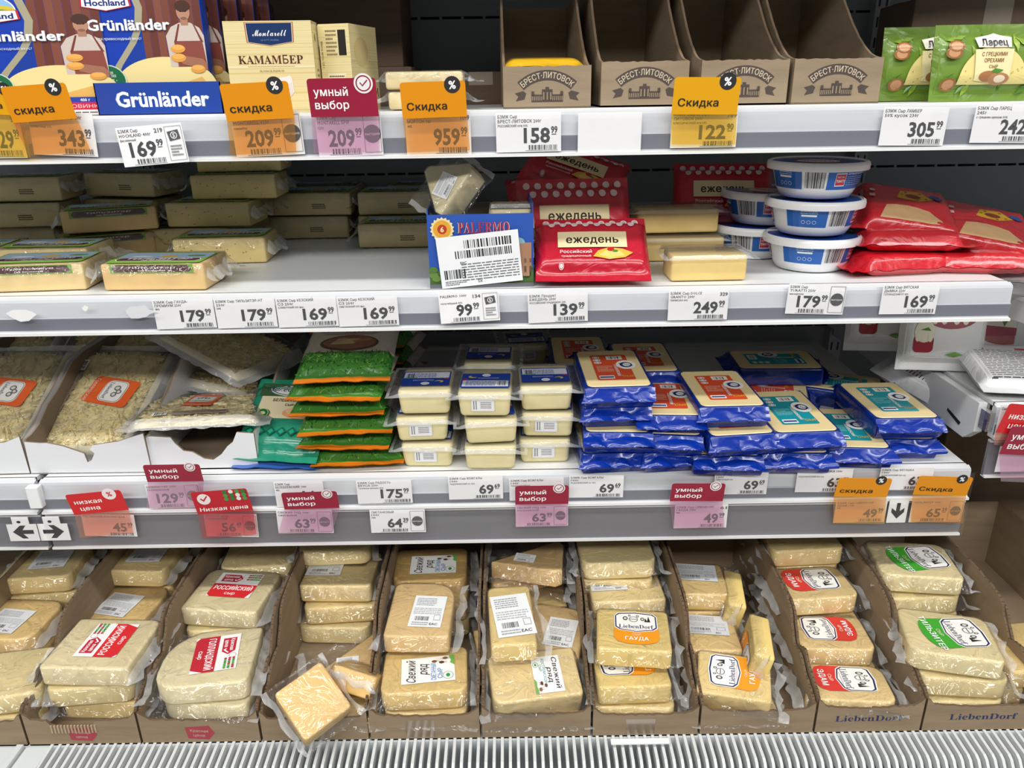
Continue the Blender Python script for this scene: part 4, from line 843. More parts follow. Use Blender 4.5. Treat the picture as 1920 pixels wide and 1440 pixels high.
for i in range(24): a.ell(rd.uniform(-.48, .48)*w, h*rd.uniform(-.40, -.20), w*.045, h*.045, rd.choice(['3c5c2c', '6b8a44', '567a3a', '2e4a28']), 10)
a.rect(w*.25, -h*.20, w*.42, h*.30, 'b08a6e'); a.rect(w*.40, -h*.06, w*.16, h*.34, 'a97f66'); a.ell(w*.36, h*.10, w*.06, h*.08, '86aebb', 16, a0=0, a1=math.pi); a.rect(w*.36, h*.06, w*.11, h*.06, 'a97f66')
for i in range(9): a.rect(w*(.07+.05*i), -h*.25, w*.018, h*.08, '6d4c3c'); a.rect(w*(.07+.05*i), -h*.13, w*.018, h*.05, '7d5c4a')
a.rect(0, -h*.47, w, h*.06, '6a6e74')
a.text(serif('PALERMO'), w*.03, h*.33, h*.15, 'e8d9c8', .03, w=w*.49); a.text(serif('PALERMO'), w*.03, h*.33, h*.15, 'a8324a', .012, w=w*.48)
n = 18; a.poly([(-w*.36+w*.115*(1 if i % 2 else .86)*math.cos(6.283*i/(2*n)), h*.31+w*.115*(1 if i % 2 else .86)*math.sin(6.283*i/(2*n))) for i in range(2*n)], 'ecd9a0'); a.ell(-w*.36, h*.31, w*.085, w*.085, 'e0a63c'); a.ell(-w*.36, h*.31, w*.045, w*.045, 'b8402c'); a.text('6', -w*.36, h*.31, h*.07, 'f4e0a0', .03)
obj('lettering', a.mesh('lettering', front(0, 0, h/2), 'gloss', .00004), t)
a = Art(); W, H = w*.78, h*.70; a.rect(0, 0, W, H, 'eef0f2'); a.bars(W*.12, H*.32, W*.58, H*.16, '1f1f22', n=34); a.bars(W*.06, H*.13, W*.70, H*.15, '1f1f22', n=40, seed=5); a.text('EAC', -W*.20, -H*.03, H*.05, '333338', .02); a.lines(W*.12, -H*.22, W*.7, H*.36, 7, '6a6a70', fill=.4, seed=9); a.bars(-W*.32, -H*.24, W*.26, H*.18, '2b2b2e', n=16, seed=7); a.lines(-W*.32, -H*.41, W*.26, H*.1, 3, '6a6a70'); a.text('XS', -W*.02, -H*.42, H*.06, '44444a', .01, rot=math.pi)
obj('barcode_sticker', a.mesh('barcode_sticker', plane((-.002, -.0042, h*.40), (math.cos(.09), 0, math.sin(.09)), (-math.sin(.09), 0, math.cos(.09))), 'paper', .00004), t)
wd = [(-.034, -.024), (.030, -.022), (.034, -.012), (.004, .034), (-.006, .036), (-.036, -.014)]
kw = block('wdg', wd, .036, 'f0e2b4', [(a_info(.030, .024, 4), -.004, -.004, .2)], 25, fk=dict(ml=.014, mr=.012, mf=.012, mb_=.01, flz=.4, amp=.004), bev=.003)
put(kw, 'cheese_wedge', 'film wrapped pale cheese wedge tilted up out of the blue box', 'cheese', 862, .972, Z2+.107, 15, ry=-50, rx=38)
kq = block('pal', rrect(.052, .075, .006, 3), .034, 'f0e2b4', [(a_info(.048, .034, 5), 0, -.016, 0)], 26, fk=dict(ml=.004, mr=.004, mf=.006, mb_=.006, flz=.4))
put(kq, 'cheese_piece', 'wrapped cheese piece with a white sticker lying in the blue box', 'cheese', 958, .975, Z2+.058, 0); put(kq, 'cheese_piece', 'wrapped cheese piece lying underneath in the blue box', 'cheese', 958, .975, Z2+.022, 0); put(kq, 'cheese_piece', 'wrapped cheese piece under the tilted wedge in the blue box', 'cheese', 862, .985, Z2+.02, 0)
# red polka dot packs
def a_ezh(w, h):
    a = Art()
    for r in range(2):
        for i in range(9-r): a.ell(-w*.44+w*.11*i+(w*.055 if r else 0), h*(.43-.135*r), w*.033, h*.048, 'efd9d9', 14)
    a.rect(0, h*.02, w*.66, h*.26, 'ecdcae', sub=8); a.text('ежедень', 0, h*.02, h*.12, '2c2420', .04, w=w*.50)
    a.text('Российский', -w*.16, -h*.18, h*.05, 'f4e4e0', .02, w=w*.30); a.text('традиционный', -w*.16, -h*.25, h*.03, 'f4e4e0', .01, w=w*.28, res=1)
    a.poly([(0, -h*.26), (w*.05, -h*.17), (w*.15, -h*.12), (w*.28, -h*.14), (w*.38, -h*.20), (w*.30, -h*.28), (w*.15, -h*.30)], 'e9b94a'); a.poly([(w*.05, -h*.24), (w*.14, -h*.16), (w*.26, -h*.18), (w*.30, -h*.25), (w*.16, -h*.28)], 'f4d27a'); a.ell(w*.17, -h*.15, w*.035, h*.035, 'c22a24', 12); a.ell(w*.21, -h*.18, w*.03, h*.02, '4f8a3c', 10)
    a.ell(-w*.30, -h*.36, w*.025, h*.03, 'f1e3e3', 12); a.ring(-w*.30, -h*.36, w*.02, .0005, 'c8102e', 12)
    return a
we, he = .140, .108
m_, f_ = bagmesh(we, he, .026, 51, 'c0142f', n=(34, 28), seal=.012, amp=.8)
ke = [('wrapper', m_), ('lettering', a_ezh(we*.92, he*.96).mesh('lettering', f_, 'gloss', .00009))]
GE = 'red polka dot sliced cheese packs'
put(ke, 'polka_dot_cheese_pack', 'frontmost red polka dot cheese pack leaning at the shelf edge', 'cheese', 1108, .966, Z2+.028, -2, GE, rx=34)
put(ke, 'polka_dot_cheese_pack', 'red polka dot cheese pack leaning upright behind the frontmost one', 'cheese', 1073, 1.045, Z2+.056, 3, GE, rx=62, sc=(1.08, 1.08, 1))
put(ke, 'polka_dot_cheese_pack', 'shaded polka dot pack lying flat behind the leaning pair', 'cheese', 1040, 1.17, Z2+.060, 6, GE, rx=30); put(ke, 'polka_dot_cheese_pack', 'shaded polka dot pack tipped up on its corner behind the leaning pair', 'cheese', 1075, 1.14, Z2+.105, -14, GE, rx=30, ry=18)
put(ke, 'polka_dot_cheese_pack', 'shaded polka dot pack tucked behind the tubs', 'cheese', 1352, 1.15, Z2+.07, -8, GE, rx=50)
# clear blister cheese pieces
def blis(key, seed):
    o = rrect(.094, .052, .004, 3); kit = block(key, o, .033, 'efd189', [], seed, wrap=False)
    kit = list(kit); kit.append(('blister', film(rrect(.100, .058, .004, 3), .036, ml=.008, mr=.010, mf=.006, mb_=.006, flz=.82, seed=seed, stiff=True))); return kit
kbl = blis('bl', 61); GB = 'clear blister packed cheese pieces'
put(kbl, 'blister_cheese', 'clear blister with a yellow cheese piece at the shelf edge above the 249.99 tag', 'cheese', 1318, .962, Z2, 1, GB)
put(kbl, 'blister_cheese', 'blister packed cheese behind the front blister, lower of two', 'cheese', 1272, 1.08, Z2, 0, GB, sc=(1.2, 1, 1)); put(kbl, 'blister_cheese', 'blister packed cheese behind the front blister, upper of two', 'cheese', 1262, 1.09, Z2+.037, 2, GB, sc=(1.2, 1, 1))
# tubs
def tub(R=.062, hh=.0455):
    mb = MB('f1f2f4'); H = hh-.003; mb.lathe([(0, .001), (R*.62, .001), (R*.68, .002), (R*.74, .008), (R*.77, .012), (R*.885, H-.004), (R*.92, H-.002)], 48); body = mb.mesh('tub_body', 'plastic', 60)
    mb = MB('f4f5f6'); mb.lathe([(R*.90, H-.006), (R*.99, H-.007), (R, H-.002), (R*.99, H+.0015), (R*.955, H+.003), (R*.94, H+.0032), (R*.93, H+.0012), (0, H+.0012)], 48); lid = mb.mesh('lid', 'plastic', 50)
    a = Art(); a.ell(0, 0, R*.90, R*.90, '1f4fa8', 40); a.ell(0, 0, R*.5, R*.42, '8a2f48', 24); a.ell(0, 0, R*.42, R*.34, 'e9e2d2', 24); a.text('TURATTI', 0, 0, R*.16, '8a2f48', .02, w=R*.6)
    lp = a.mesh('lid_print', top(H+.0013), 'gloss', .00004)
    def prof(v):                                                # v height 0..1 of the band
        z = .0135 + v*(H-.0185); return (.77+.115*(z-.012)/(H-.016))*R, z
    bh = H-.018
    def fn(u, v, e): r, z = prof(min(1, max(0, v/bh+.5))); t = u/(R*.84); r += e+.0002; return (r*math.sin(t), -r*math.cos(t), z)
    C = 2*math.pi*R*.84; a = Art(); u0 = -C/2
    bl = '1f62b8'
    seg = [(-.34, .10), (-.115, .155), (.155, .20), (.40, .12)]
    for cx, ww in seg: a.rect(C*cx, 0, C*ww, bh, bl, sub=int(30*ww)+2)
    a.bars(C*.012, 0, C*.075, bh*.86, '26262a', n=22)
    for cx in (.075, -.335):
        a.rect(C*(cx+.03), 0, C*.042, bh*.66, 'f1e9e9', sub=3); a.rect(C*(cx+.03), 0, C*.038, bh*.56, 'c0344a', sub=3); a.text('TURATTI', C*(cx+.03), -bh*.06, bh*.13, 'f6ecec', .03, w=C*.033); a.text('FRATTORIA', C*(cx+.03), bh*.14, bh*.08, 'f6ecec', .02, w=C*.028, res=1)
    a.text('СЫР MASCARPONE (МАСКАРПОНЕ)', C*.185, bh*.30, bh*.10, 'e4ecf6', .02, w=C*.11, res=1); a.lines(C*.185, -bh*.05, C*.11, bh*.5, 5, '9dbce4', fill=.3)
    a.rect(C*-.105, bh*.12, C*.055, bh*.10, 'e4ecf6', sub=2); a.lines(C*-.105, bh*.3, C*.06, bh*.2, 2, 'b9cfe8', fill=.4)
    for i in range(3): a.ring(C*(-.125+.02*i), -bh*.22, bh*.10, .0005, 'c9dcf2', 10)
    return [('tub_body', body, [('band_lettering', a.mesh('band_lettering', fn, 'gloss', .00006))]), ('lid', lid, [('lid_lettering', lp)])]
kt = tub(); GT = 'blue and white mascarpone tubs'
for i, (px, rz, lb) in enumerate(((1515, 10, 'bottom tub of the front stack of three'), (1520, 12, 'middle tub of the front stack of three'), (1526, -26, 'top tub of the front stack of three'))):
    put(kt, 'mascarpone_tub', 'blue and white plastic mascarpone tub, '+lb, 'tub', px, 1.012, Z2+.0462*i, rz, GT)
for i, (px, rz, lb) in enumerate(((1412, -40, 'lower tub of the pair standing behind'), (1432, -50, 'upper tub of the pair standing behind'))): put(kt, 'mascarpone_tub', 'blue and white plastic mascarpone tub, '+lb, 'tub', px, 1.10, Z2+.0462*i, rz, GT)
# red cheese bags
def redbag(seed, win=True):
    w, h = .165, .12
    m_, f_ = bagmesh(w, h, .034, seed, 'cf1f2c', n=(46, 36), sy=False, seal=.022, amp=2.2, droop=-.004)
    a = Art()
    n = 12; pts = []
    for i in range(n+1): pts.append((-.030+(.0016 if i % 2 else -.0016), -.050+.075*i/n))
    if win:
        a.poly([(-.042, -.052), (.030, -.052), (.034, -.046), (.022, -.02), (-.004, -.012), (-.030, -.016)], 'dfb684')
        a.poly([(-.014, .010), (.012, .004), (.034, .018), (.020, .036), (-.006, .034)], 'e2b52c'); a.ell(.008, .020, .010, .007, '8a3420', 16)
        for x, y in ((-.006, .022), (.024, .016), (.018, .030), (-.0, .030), (.012, .009)): a.ell(x, y, .002, .0015, '9a3a1c', 8)
        a.ell(.036, .026, .007, .006, '2a58b0', 14); a.ell(.040, .020, .005, .004, '2a58b0', 12)
    a.rect(-.062, .022, .016, .020, 'c9a6a6'); a.bars(-.062, .022, .013, .016, '3a2a2e', n=12); a.rect(-.046, .006, .007, .008, 'ecc8c8'); a.ell(-.044, .022, .004, .004, 'f4d8d8', 8)
    return [('wrapper', m_), ('lettering', a.mesh('lettering', f_, 'gloss', .00012))]
ra, rb = redbag(71), redbag(72, False); GR = 'red cheese bags heaped beside the tubs'
put(rb, 'red_cheese_bag', 'red cheese bag lying at the bottom of the heap beside the tubs', 'cheese', 1662, 1.0, Z2, 8, GR, sc=(1, .9, .8))
put(rb, 'red_cheese_bag', 'red cheese bag at the bottom of the heap near the shelf end', 'cheese', 1812, 1.0, Z2, -8, GR, sc=(.95, .9, .8))
put(rb, 'red_cheese_bag', 'red cheese bag in the middle layer of the heap', 'cheese', 1680, 1.015, Z2+.028, -6, GR, sc=(1, 1, .8))
put(ra, 'red_cheese_bag', 'red cheese bag with a cheese window, draped over the heap towards the shelf end', 'cheese', 1836, 1.03, Z2+.030, -16, GR, ry=10, rx=16, sc=(1, 1, .8))
put(ra, 'red_cheese_bag', 'topmost red cheese bag, with a yellow cartoonless cheese picture'.replace('cartoonless ', ''), 'cheese', 1688, 1.035, Z2+.052, -12, GR, ry=8, rx=17, sc=(1, 1, .9))
# ================================================================ LOWER SHELF
def putz(kit, name, label, cat, px, py, z, hd, rz=0., group=None, rx=0., ry=0., sc=None, zo=0.):
    p = onZ(px, py, z); return inst(kit, name, label, cat, (p.x, p.y+hd, z+zo), (R_(rx), R_(ry), R_(rz)), group, sc)
def putt(kit, name, label, cat, px, py, ztop, h, rz=0., group=None, rx=0., ry=0., sc=None):
    p = onZ(px, py, ztop); return inst(kit, name, label, cat, (p.x, p.y, ztop-h), (R_(rx), R_(ry), R_(rz)), group, sc)
# white cartons with shredded cheese
def white_carton(w, d, hf, hb, tear, seed):
    rd = random.Random(seed); th = .003; kit = []; WH = 'e3e5e8'; BR = '8b7a68'
    mb = MB(BR); mb.box(-w/2, w/2, 0, d, 0, .002); kit.append(('bottom_panel', mb.mesh('bottom_panel', 'cardboard')))
    P = [(-w/2, 0), (w/2, 0)] + tear
    mb = MB(WH); mb.prism(P, lambda a, b: (a, 0, b), lambda a, b: (a, th*.4, b), ecol='a08f7c'); mb.prism(P, lambda a, b: (a, th*.4+.0001, b), lambda a, b: (a, th, b), BR); kit.append(('front_panel', mb.mesh('front_panel', 'print')))
    C = [(th, 0), (d, 0), (d, hb)] + [(y+rd.uniform(-.0012, .0012), z+rd.uniform(-.0012, .0012)) for y, z in ((d*.6, hb), (d*.48, hb*.97), (d*.40, hb*.86), (d*.30, hb*.72), (d*.22, hb*.66), (d*.12, hb*.50), (d*.05, hf*1.05), (th, hf))]
    for s in (-1, 1):
        x = s*w/2; mb = MB(WH); mb.prism(C, lambda a, b: (x, a, b), lambda a, b: (x-s*th*.4, a, b), ecol='a08f7c'); mb.prism(C, lambda a, b: (x-s*th*.42, a, b), lambda a, b: (x-s*th, a, b), BR); kit.append(('side_panel', mb.mesh('side_panel', 'print')))
    mb = MB(BR); mb.box(-w/2+th, w/2-th, d-th, d, 0, hb); kit.append(('back_panel', mb.mesh('back_panel', 'cardboard')))
    return kit
t1 = [(.080, .058), (.060, .052), (.045, .047), (.030, .045), (.010, .042), (.005, .036), (.010, .030), (.004, .020), (-.002, .017), (-.004, .030), (-.030, .041), (-.050, .046), (-.060, .046), (-.080, .048)]
t2 = [(.0775, .052), (.055, .054), (.048, .040), (.040, .034), (.030, .022), (.018, .014), (.006, .016), (-.008, .026), (-.020, .028), (-.030, .040), (-.034, .048), (-.060, .050), (-.0775, .049)]
t0 = [(.08, .056), (.06, .048), (.02, .044), (-.02, .046), (-.08, .045)]
putz(white_carton(.163, .30, .050, .115, t1, 1), 'white_carton', 'torn white cardboard carton holding the shredded cheese bag with the orange label', 'carton', 172, 888, Z3, 0, -.5)
putz(white_carton(.155, .30, .050, .10, t2, 2), 'white_carton', 'torn white cardboard carton with a hole ripped in its front panel', 'carton', 378, 880, Z3, 0, 0)
putz(white_carton(.163, .30, .050, .115, t0, 3), 'white_carton', 'white cardboard carton cut by the left frame edge on the neighbouring shelf', 'carton', -58, 892, Z3, 0, 1)
def shreds(w, d, t, seed, n=650):
    fn = bagfn(w, d, t, seed, seal=.004, amp=.6); rd = random.Random(seed); mb = MB('ecd9a0'); cs = ['f2e3b0', 'f6ebc2', 'ead79c', 'efdca4']
    X, Y = np.meshgrid(np.linspace(-w/2, w/2, 22), np.linspace(-d/2, d/2, 22)); mb.grid(np.dstack([X, Y, fn(X, Y)]))
    P = np.array([(rd.uniform(-.47, .47)*w, rd.uniform(-.47, .47)*d) for _ in range(n)]); Zs = fn(P[:, 0], P[:, 1])
    for (x, y), z in zip(P, Zs):
        a = rd.gauss(1.3, .9); l = rd.uniform(.008, .018); r = .0011; dx, dy = math.cos(a)*l/2, math.sin(a)*l/2; nx, ny = -math.sin(a)*r, math.cos(a)*r; b = rd.uniform(-.0015, .0015)
        m = (x+nx*1.5*rd.choice((-1, 1)), y+ny*1.5)
        vs = []
        for (cx, cy) in ((x-dx, y-dy), m, (x+dx, y+dy)): vs += [(cx-nx, cy-ny, z-.0006), (cx+nx, cy+ny, z-.0006), (cx, cy, z+.0016+b)]
        mb.add(vs, [(0, 3, 5, 2), (3, 6, 8, 5), (1, 2, 5, 4), (4, 5, 8, 7)], rd.choice(cs))
    return mb.mesh('shredded_cheese', 'shred', 60)
def a_shred():
    a = Art(); a.rect(-.052, -.004, .020, .085, '9c8c7c'); a.lines(-.052, -.004, .080, .018, 7, '6f6258', rot=math.pi/2, fill=.35); a.rect(-.052, .056, .018, .022, 'e4e0d6'); a.bars(-.052, .056, .017, .014, '333336', rot=math.pi/2, n=14)
    a.rect(.018, .004, .072, .050, 'e8622a', r=.006, rot=-.16); b = Art()
    b.rect(0, 0, .036, .040, 'f1efe9', r=.009); b.rect(0, 0, .034, .038, '232a52', r=.009); b.rect(0, 0, .0325, .0365, 'f1efe9', r=.008); b.text(serif('LiebenDorf'), -.009, 0, .0065, '1d2552', 0, w=.031, rot=-math.pi/2)
    for x, y, r in ((.004, .006, .005), (.004, -.006, .0045), (.009, 0, .004)): b.ell(x, y, r, r, '6a6a6c', 12); b.ell(x, y, r*.6, r*.6, 'd8d6d0', 10)
    a.group(b, .022, .004, -.16); a.text('Голландский', -.012, .006, .0065, 'f6d8c4', .01, w=.042, rot=-math.pi/2-.16)
    return a
w, d, h = .140, .19, .034
fb = bagfn(w+.03, d+.03, h+.004, 5, seal=.02)
def clearbag(w, d, h, seed, name='wrapper'):
    fn = bagfn(w, d, h, seed, seal=.016, amp=1.8); X, Y = np.meshgrid(np.linspace(-w/2, w/2, 40), np.linspace(-d/2, d/2, 40)); mb = MB('f4f6f6'); mb.grid(np.dstack([X, Y, fn(X, Y)+.0025])); me = mb.mesh(name, 'film', 1); me.materials.append(MATS['seal'])
    for i, pl in enumerate(me.polygons):
        if i//39 < 4 or i//39 > 34 or i % 39 < 3 or i % 39 > 35: pl.material_index = 1
    return me, (lambda u, v, e: (u, v, float(fn(np.array(u), np.array(v), e)+.0028)))
sm = shreds(w, d, h, 5); cbm, cbf = clearbag(w+.035, d+.04, h, 5)
ksh = [('shredded_cheese', sm), ('wrapper', cbm), ('label', a_shred().mesh('label', cbf, 'gloss', .00008))]
ksb = [('shredded_cheese', sm), ('wrapper', cbm)]
mb = MB('dfe1e3'); mb.grid(np.dstack([np.meshgrid(np.linspace(-.07, .07, 12), np.linspace(-.03, .03, 6))[0], np.meshgrid(np.linspace(-.07, .07, 12), np.linspace(-.03, .03, 6))[1], .012+.004*np.sin(np.meshgrid(np.linspace(0, 5, 12), np.linspace(0, 1, 6))[0])])); hb_ = mb.mesh('header_panel', 'paper', 1)
GS = 'clear bags of shredded cheese'
def stuffshred(r):
    for c in r.children:
        if c.name.startswith('shredded_cheese'): c['kind'] = 'stuff'
    return r
def at(kit, label, px, Y, z, rz=0, rx=0, ry=0, sc=None): return stuffshred(inst(kit, 'shredded_cheese_bag', label, 'cheese', (XatY(px, Y, z), Y, z), (R_(rx), R_(ry), R_(rz)), GS, sc))
at(ksh, 'shredded cheese bag with a full orange label, leaning in the torn white carton', 205, 1.055, Z3+.040, -6, 27)
at(ksh, 'shredded cheese bag cut by the left frame edge, in the leftmost white carton', 10, 1.06, Z3+.040, 0, 27)
at(ksb, 'shredded cheese bag deep inside the leftmost white carton', 20, 1.20, Z3+.062, 4, 20); at(ksb, 'shaded shredded cheese bag behind the orange labelled one', 222, 1.20, Z3+.062, 4, 20)
at(ksh, 'shredded cheese bag lying crosswise on top of the carton with the hole', 385, 1.00, Z3+.040, 100, 2, 6, (.82, .85, .8))
at(ksb, 'crumpled shredded cheese bag behind the crosswise one, upper', 428, 1.13, Z3+.095, 60, 14, 0, (.85, .9, .9)); at(ksb, 'crumpled shredded cheese bag behind the crosswise one, lower', 420, 1.14, Z3+.045, 75, 8, 0, (.85, .9, .9))
at(ksb, 'shaded shredded cheese bag at the top back of the third carton heap', 470, 1.26, Z3+.13, 40, 10, 0, (.85, .9, .9)); at(ksb, 'shaded shredded cheese bag at the lower back of the third carton heap', 460, 1.28, Z3+.05, 70, 8, 0, (.85, .9, .9))
# green pack and blue pack beneath
def a_bel():
    a = Art(); a.rect(.0, .018, .078, .050, 'ecdcb8', r=.002)
    a.rect(0, .046, .10, .030, '3a5a3c'); a.ell(.004, .045, .036, .014, 'dfe3dc', 26); a.ell(.004, .045, .034, .0125, '23424a', 26); a.ell(.004, .045, .032, .0115, 'dfe3dc', 26)
    a.text('Белебеевский', .004, .045, .010, 'f4f4f0', .06, w=.070, slant=.2); a.text('Белебеевский', .004, .045, .010, '1f3a5c', .03, w=.070, slant=.2); a.text('БЕЛЕБЕЕВСКИЙ', .002, .024, .005, '3c4a34', .03, w=.048); a.text('СЫР', .002, .016, .004, '3c4a34', .02)
    a.ell(.022, .002, .026, .010, 'e8a878', 20); a.ell(.024, .005, .024, .008, 'f0c894', 20); a.ell(-.030, .0, .010, .008, '1f6a44', 18); a.ring(-.030, .0, .008, .0008, 'cfd98a', 18); a.ell(-.030, .0, .004, .003, 'cfd98a', 12)
    for i in range(7):
        x = -.045+i*.014; a.poly([(x, -.030), (x+.007, -.022), (x+.014, -.030), (x+.007, -.038)], '0c5c48'); a.poly([(x+.003, -.030), (x+.007, -.0255), (x+.011, -.030), (x+.007, -.0345)], '1f9a78')
    return a
m_, f_ = bagmesh(.112, .140, .022, 81, '178a6c', n=(30, 34), amp=1.2, seal=.016)
put([('wrapper', m_), ('lettering', a_bel().mesh('lettering', f_, 'gloss', .0001))], 'green_cheese_pack', 'green sliced cheese pack leaning beside the grass printed stack', 'cheese', 543, .992, Z3+.040, -8, rx=30, sc=(1.08, 1, 1))
m_, f_ = bagmesh(.118, .150, .018, 83, '3a66b4', n=(26, 30), amp=1.)
put([('wrapper', m_)], 'blue_cheese_pack', 'flat light blue cheese pack underneath the green one', 'cheese', 548, .998, Z3, -4, rx=2); m_, f_ = bagmesh(.112, .15, .018, 84, '5f8f4a', n=(20, 20)); put([('wrapper', m_)], 'green_cheese_pack', 'green pack behind the leaning one with a pale blue edge', 'cheese', 552, 1.15, Z3+.055, 5, rx=12)
# grass printed stack
def grass_kit(seed):
    w, d = .124, .165; cream = 'e6dccf'
    def cf(u, v): return 'e07a1c' if v < -.86 else ('c2531f' if v > .88 else ('377a2a' if v < -.25 else cream))
    m_, f_ = bagmesh(w, d, .0225, seed, colfn=cf, n=(34, 44), amp=1.1, seal=.014)
    a = Art(); rd = random.Random(seed); cs = ['5aa338', '275f26', '7fb048', '1c4c20', '4a8f30', '2f6e2a']
    by = {c: [] for c in cs}
    for i in range(300):
        x, y = rd.uniform(-.48, .48)*w, rd.uniform(-.42, -.14)*d; L = rd.uniform(.006, .012); an = rd.uniform(.7, 2.4); by[rd.choice(cs)].append((x, y, L, an))
    for c, q in by.items():
        v = []; f = []
        for x, y, L, an in q: n = len(v); v += [(x-.0009*math.sin(an), y+.0009*math.cos(an)), (x+.0009*math.sin(an), y-.0009*math.cos(an)), (x+L*math.cos(an), y+L*math.sin(an))]; f.append((n, n+1, n+2))
        a.l += 1; a.it.append((a.l, np.array(v), f, c))
    b = Art(); b.ell(0, .004, .040, .024, '6f4a38', 28); b.ell(0, .006, .036, .020, 'a3705a', 28); b.poly([(-.026, .0), (.006, .0), (.014, .016), (-.016, .018)], 'e0cf94'); b.poly([(-.024, .006), (-.010, .020), (-.004, .018), (-.016, .004)], 'd8a890'); b.poly([(.006, .004), (.030, .012), (.026, .018), (.004, .010)], 'c98a6c')
    b.text('СЫР', -.038, .040, .004, '6a6a44', .01); b.text('Радость', .004, .050, .0075, '23306a', .03, slant=.2); b.text('вкуса', .004, .041, .0070, '23306a', .03, slant=.2); b.rect(0, .034, .08, .0008, 'a39a8c'); b.rect(0, .031, .07, .0012, 'a39a8c')
    return [('wrapper', m_), ('grass_pattern', a.mesh('grass_pattern', f_, 'gloss', .00007)), ('lettering', b.mesh('lettering', f_, 'gloss', .00007))]
kgr = [grass_kit(91), grass_kit(92), grass_kit(93)]; lv = ['bottom', 'second from below', 'third from below', 'fourth from below', 'fifth from below', 'topmost']
for i in range(6):
    r = inst(kgr[i % 3], 'grass_print_cheese_pack', 'cheese pack printed with grass and an orange seal, %s of its stack' % lv[i], 'cheese', (XatY((684, 666, 662, 650, 650, 657)[i], .998, Z3+.0245*i), (1.0, 1.003, 1.0, 1.004, 1.0, 1.006)[i], Z3+.0245*i+(.008 if i == 5 else 0)), (R_((0, 1, 2, 2, 3, 9)[i]), 0, R_((3, -2, 3, 1, -2, 2)[i])), 'stack of grass printed cheese packs')
put(kgr[0], 'grass_print_cheese_pack', 'shaded grass printed pack behind the stack, showing its orange end', 'cheese', 690, 1.19, Z3+.135, -12, 'stack of grass printed cheese packs', rx=10); plain_ = [p for p in kgr[1]]
for i in range(5): put(plain_, 'grass_print_cheese_pack', 'pale back of a pack in the hidden stack behind, level %s' % ('one', 'two', 'three', 'four', 'five')[i], 'cheese', 712, 1.185, Z3+.0265*i, -8, 'stack of grass printed cheese packs')
# vacuum packed squares
def sq_kit(lab, seed, w=.070, d=.086, h=.0365, sticker=True, back=True):
    mb = MB('f1e4b0'); mb.slab(rrect(w, d, .007, 4), .0008, h-.0006, .005, k=3)
    mb.v = [(x*(.90+.10*z/h), y*(.90+.10*z/h), z) for x, y, z in mb.v]; kit = [('cheese', mb.mesh('cheese', 'cheese', 60))]
    kit.append(('wrapper', film(rrect(w+.001, d+.001, .007, 4), h+.0004, ml=.014, mr=.014, mf=.009, mb_=.02, flz=.80, seed=seed, stiff=True)))
    a = Art(); W, H = w*.92, .052
    if lab: a.rect(0, 0, W, H, '22409a'); a.rect(0, -H*.22 if lab == 2 else H*.24, W*.94, H*.42, 'd6d9e4'); s = 1 if lab == 2 else -1; a.lines(-W*.1, -s*H*.22, W*.6, H*.34, 5, '4a5a9c', seed=seed); a.bars(W*.34*s, -s*H*.22, W*.17, H*.30, '333338', n=12); a.rect(W*.34*s, -s*H*.05, W*.3, H*.03, '4a9a4a'); a.ell(0, s*H*.36, W*.09, H*.10, 'f2f2f4', 16); a.text('Вожгалы', 0, s*H*.36, H*.05, '22409a', .02, w=W*.12, rot=0 if s > 0 else math.pi, res=1); a.ell(-s*W*.28, s*H*.24, W*.09, H*.08, 'd8c23a', 14); a.ell(-s*W*.25, s*H*.27, W*.07, H*.06, '22409a', 14); a.text('ПОШЕХОНСКИЙ', s*W*.05, s*H*.14, H*.06, 'c9d2ee', .02, w=W*.42, rot=0 if s > 0 else math.pi, res=1); a.ell(-s*W*.44, s*H*.06, W*.03, H*.04, 'c02a3c', 10); a.ell(-s*W*.40, s*H*.04, W*.03, H*.04, 'c02a3c', 10)
    if lab: kit.append(('label', a.mesh('label', top(h+.0016, 0, -.004), 'gloss', .00004)))
    if sticker:
        a = Art(); a.rect(0, 0, .030, .018, 'eceef0', r=.0015); a.rect(0, 0, .028, .016, 'f6f6f6', r=.0012); a.lines(-.010, 0, .012, .006, 2, '7a7a80', rot=math.pi/2); a.lines(.004, 0, .014, .010, 4, '8a8a90', seed=seed)
        kit.append(('sticker', a.mesh('sticker', plane((-.002, -d/2*.955-.0012, h*.5), (1, 0, 0), (0, -.10, 1)), 'paper', .00004)))
    return kit
k1, k2, k3 = sq_kit(1, 101, sticker=False), sq_kit(2, 102), sq_kit(0, 103); k4 = sq_kit(1, 104, sticker=False)
GQ = 'vacuum packed cheese squares'; ord_ = ['bottom', 'middle', 'top']
for c, (px, py, stack) in enumerate(((800, 879, ((k3, 804, -2), (k3, 791, 2), (k1, 797, 0))), (918, 884, ((k1, 921, -1), (k4, 918, 4), (k2, 911, -2))), (1022, 871, ((k3, 1022, 0), (k3, 1030, -3), (k1, 1024, 1))))):
    p = onZ(px, py, Z3)
    for i, (kk, x, rz) in enumerate(stack):
        kk2 = k2 if (i < 2 and c != 1) else kk
        inst(kk2, 'cheese_square', 'vacuum packed pale cheese square, %s of the %s stack next to the grass printed packs' % (ord_[i], ('first', 'second', 'third')[c]), 'cheese', (XatY(x, p.y, Z3+.038*i), p.y+.043, Z3+.0385*i), (0, 0, R_(rz)), GQ)
    for i in range(3 if c == 1 else 2):
        inst(k1 if i else k3, 'cheese_square', 'vacuum packed pale cheese square behind the %s stack, %s level' % (('first', 'second', 'third')[c], ('shelf', 'second', 'third')[i]), 'cheese', (XatY(px+(4, 2, -6)[c], p.y+.15, Z3+.03), p.y+.158, Z3+.0385*i), (0, 0, R_((2, -2, 3)[c])), GQ)
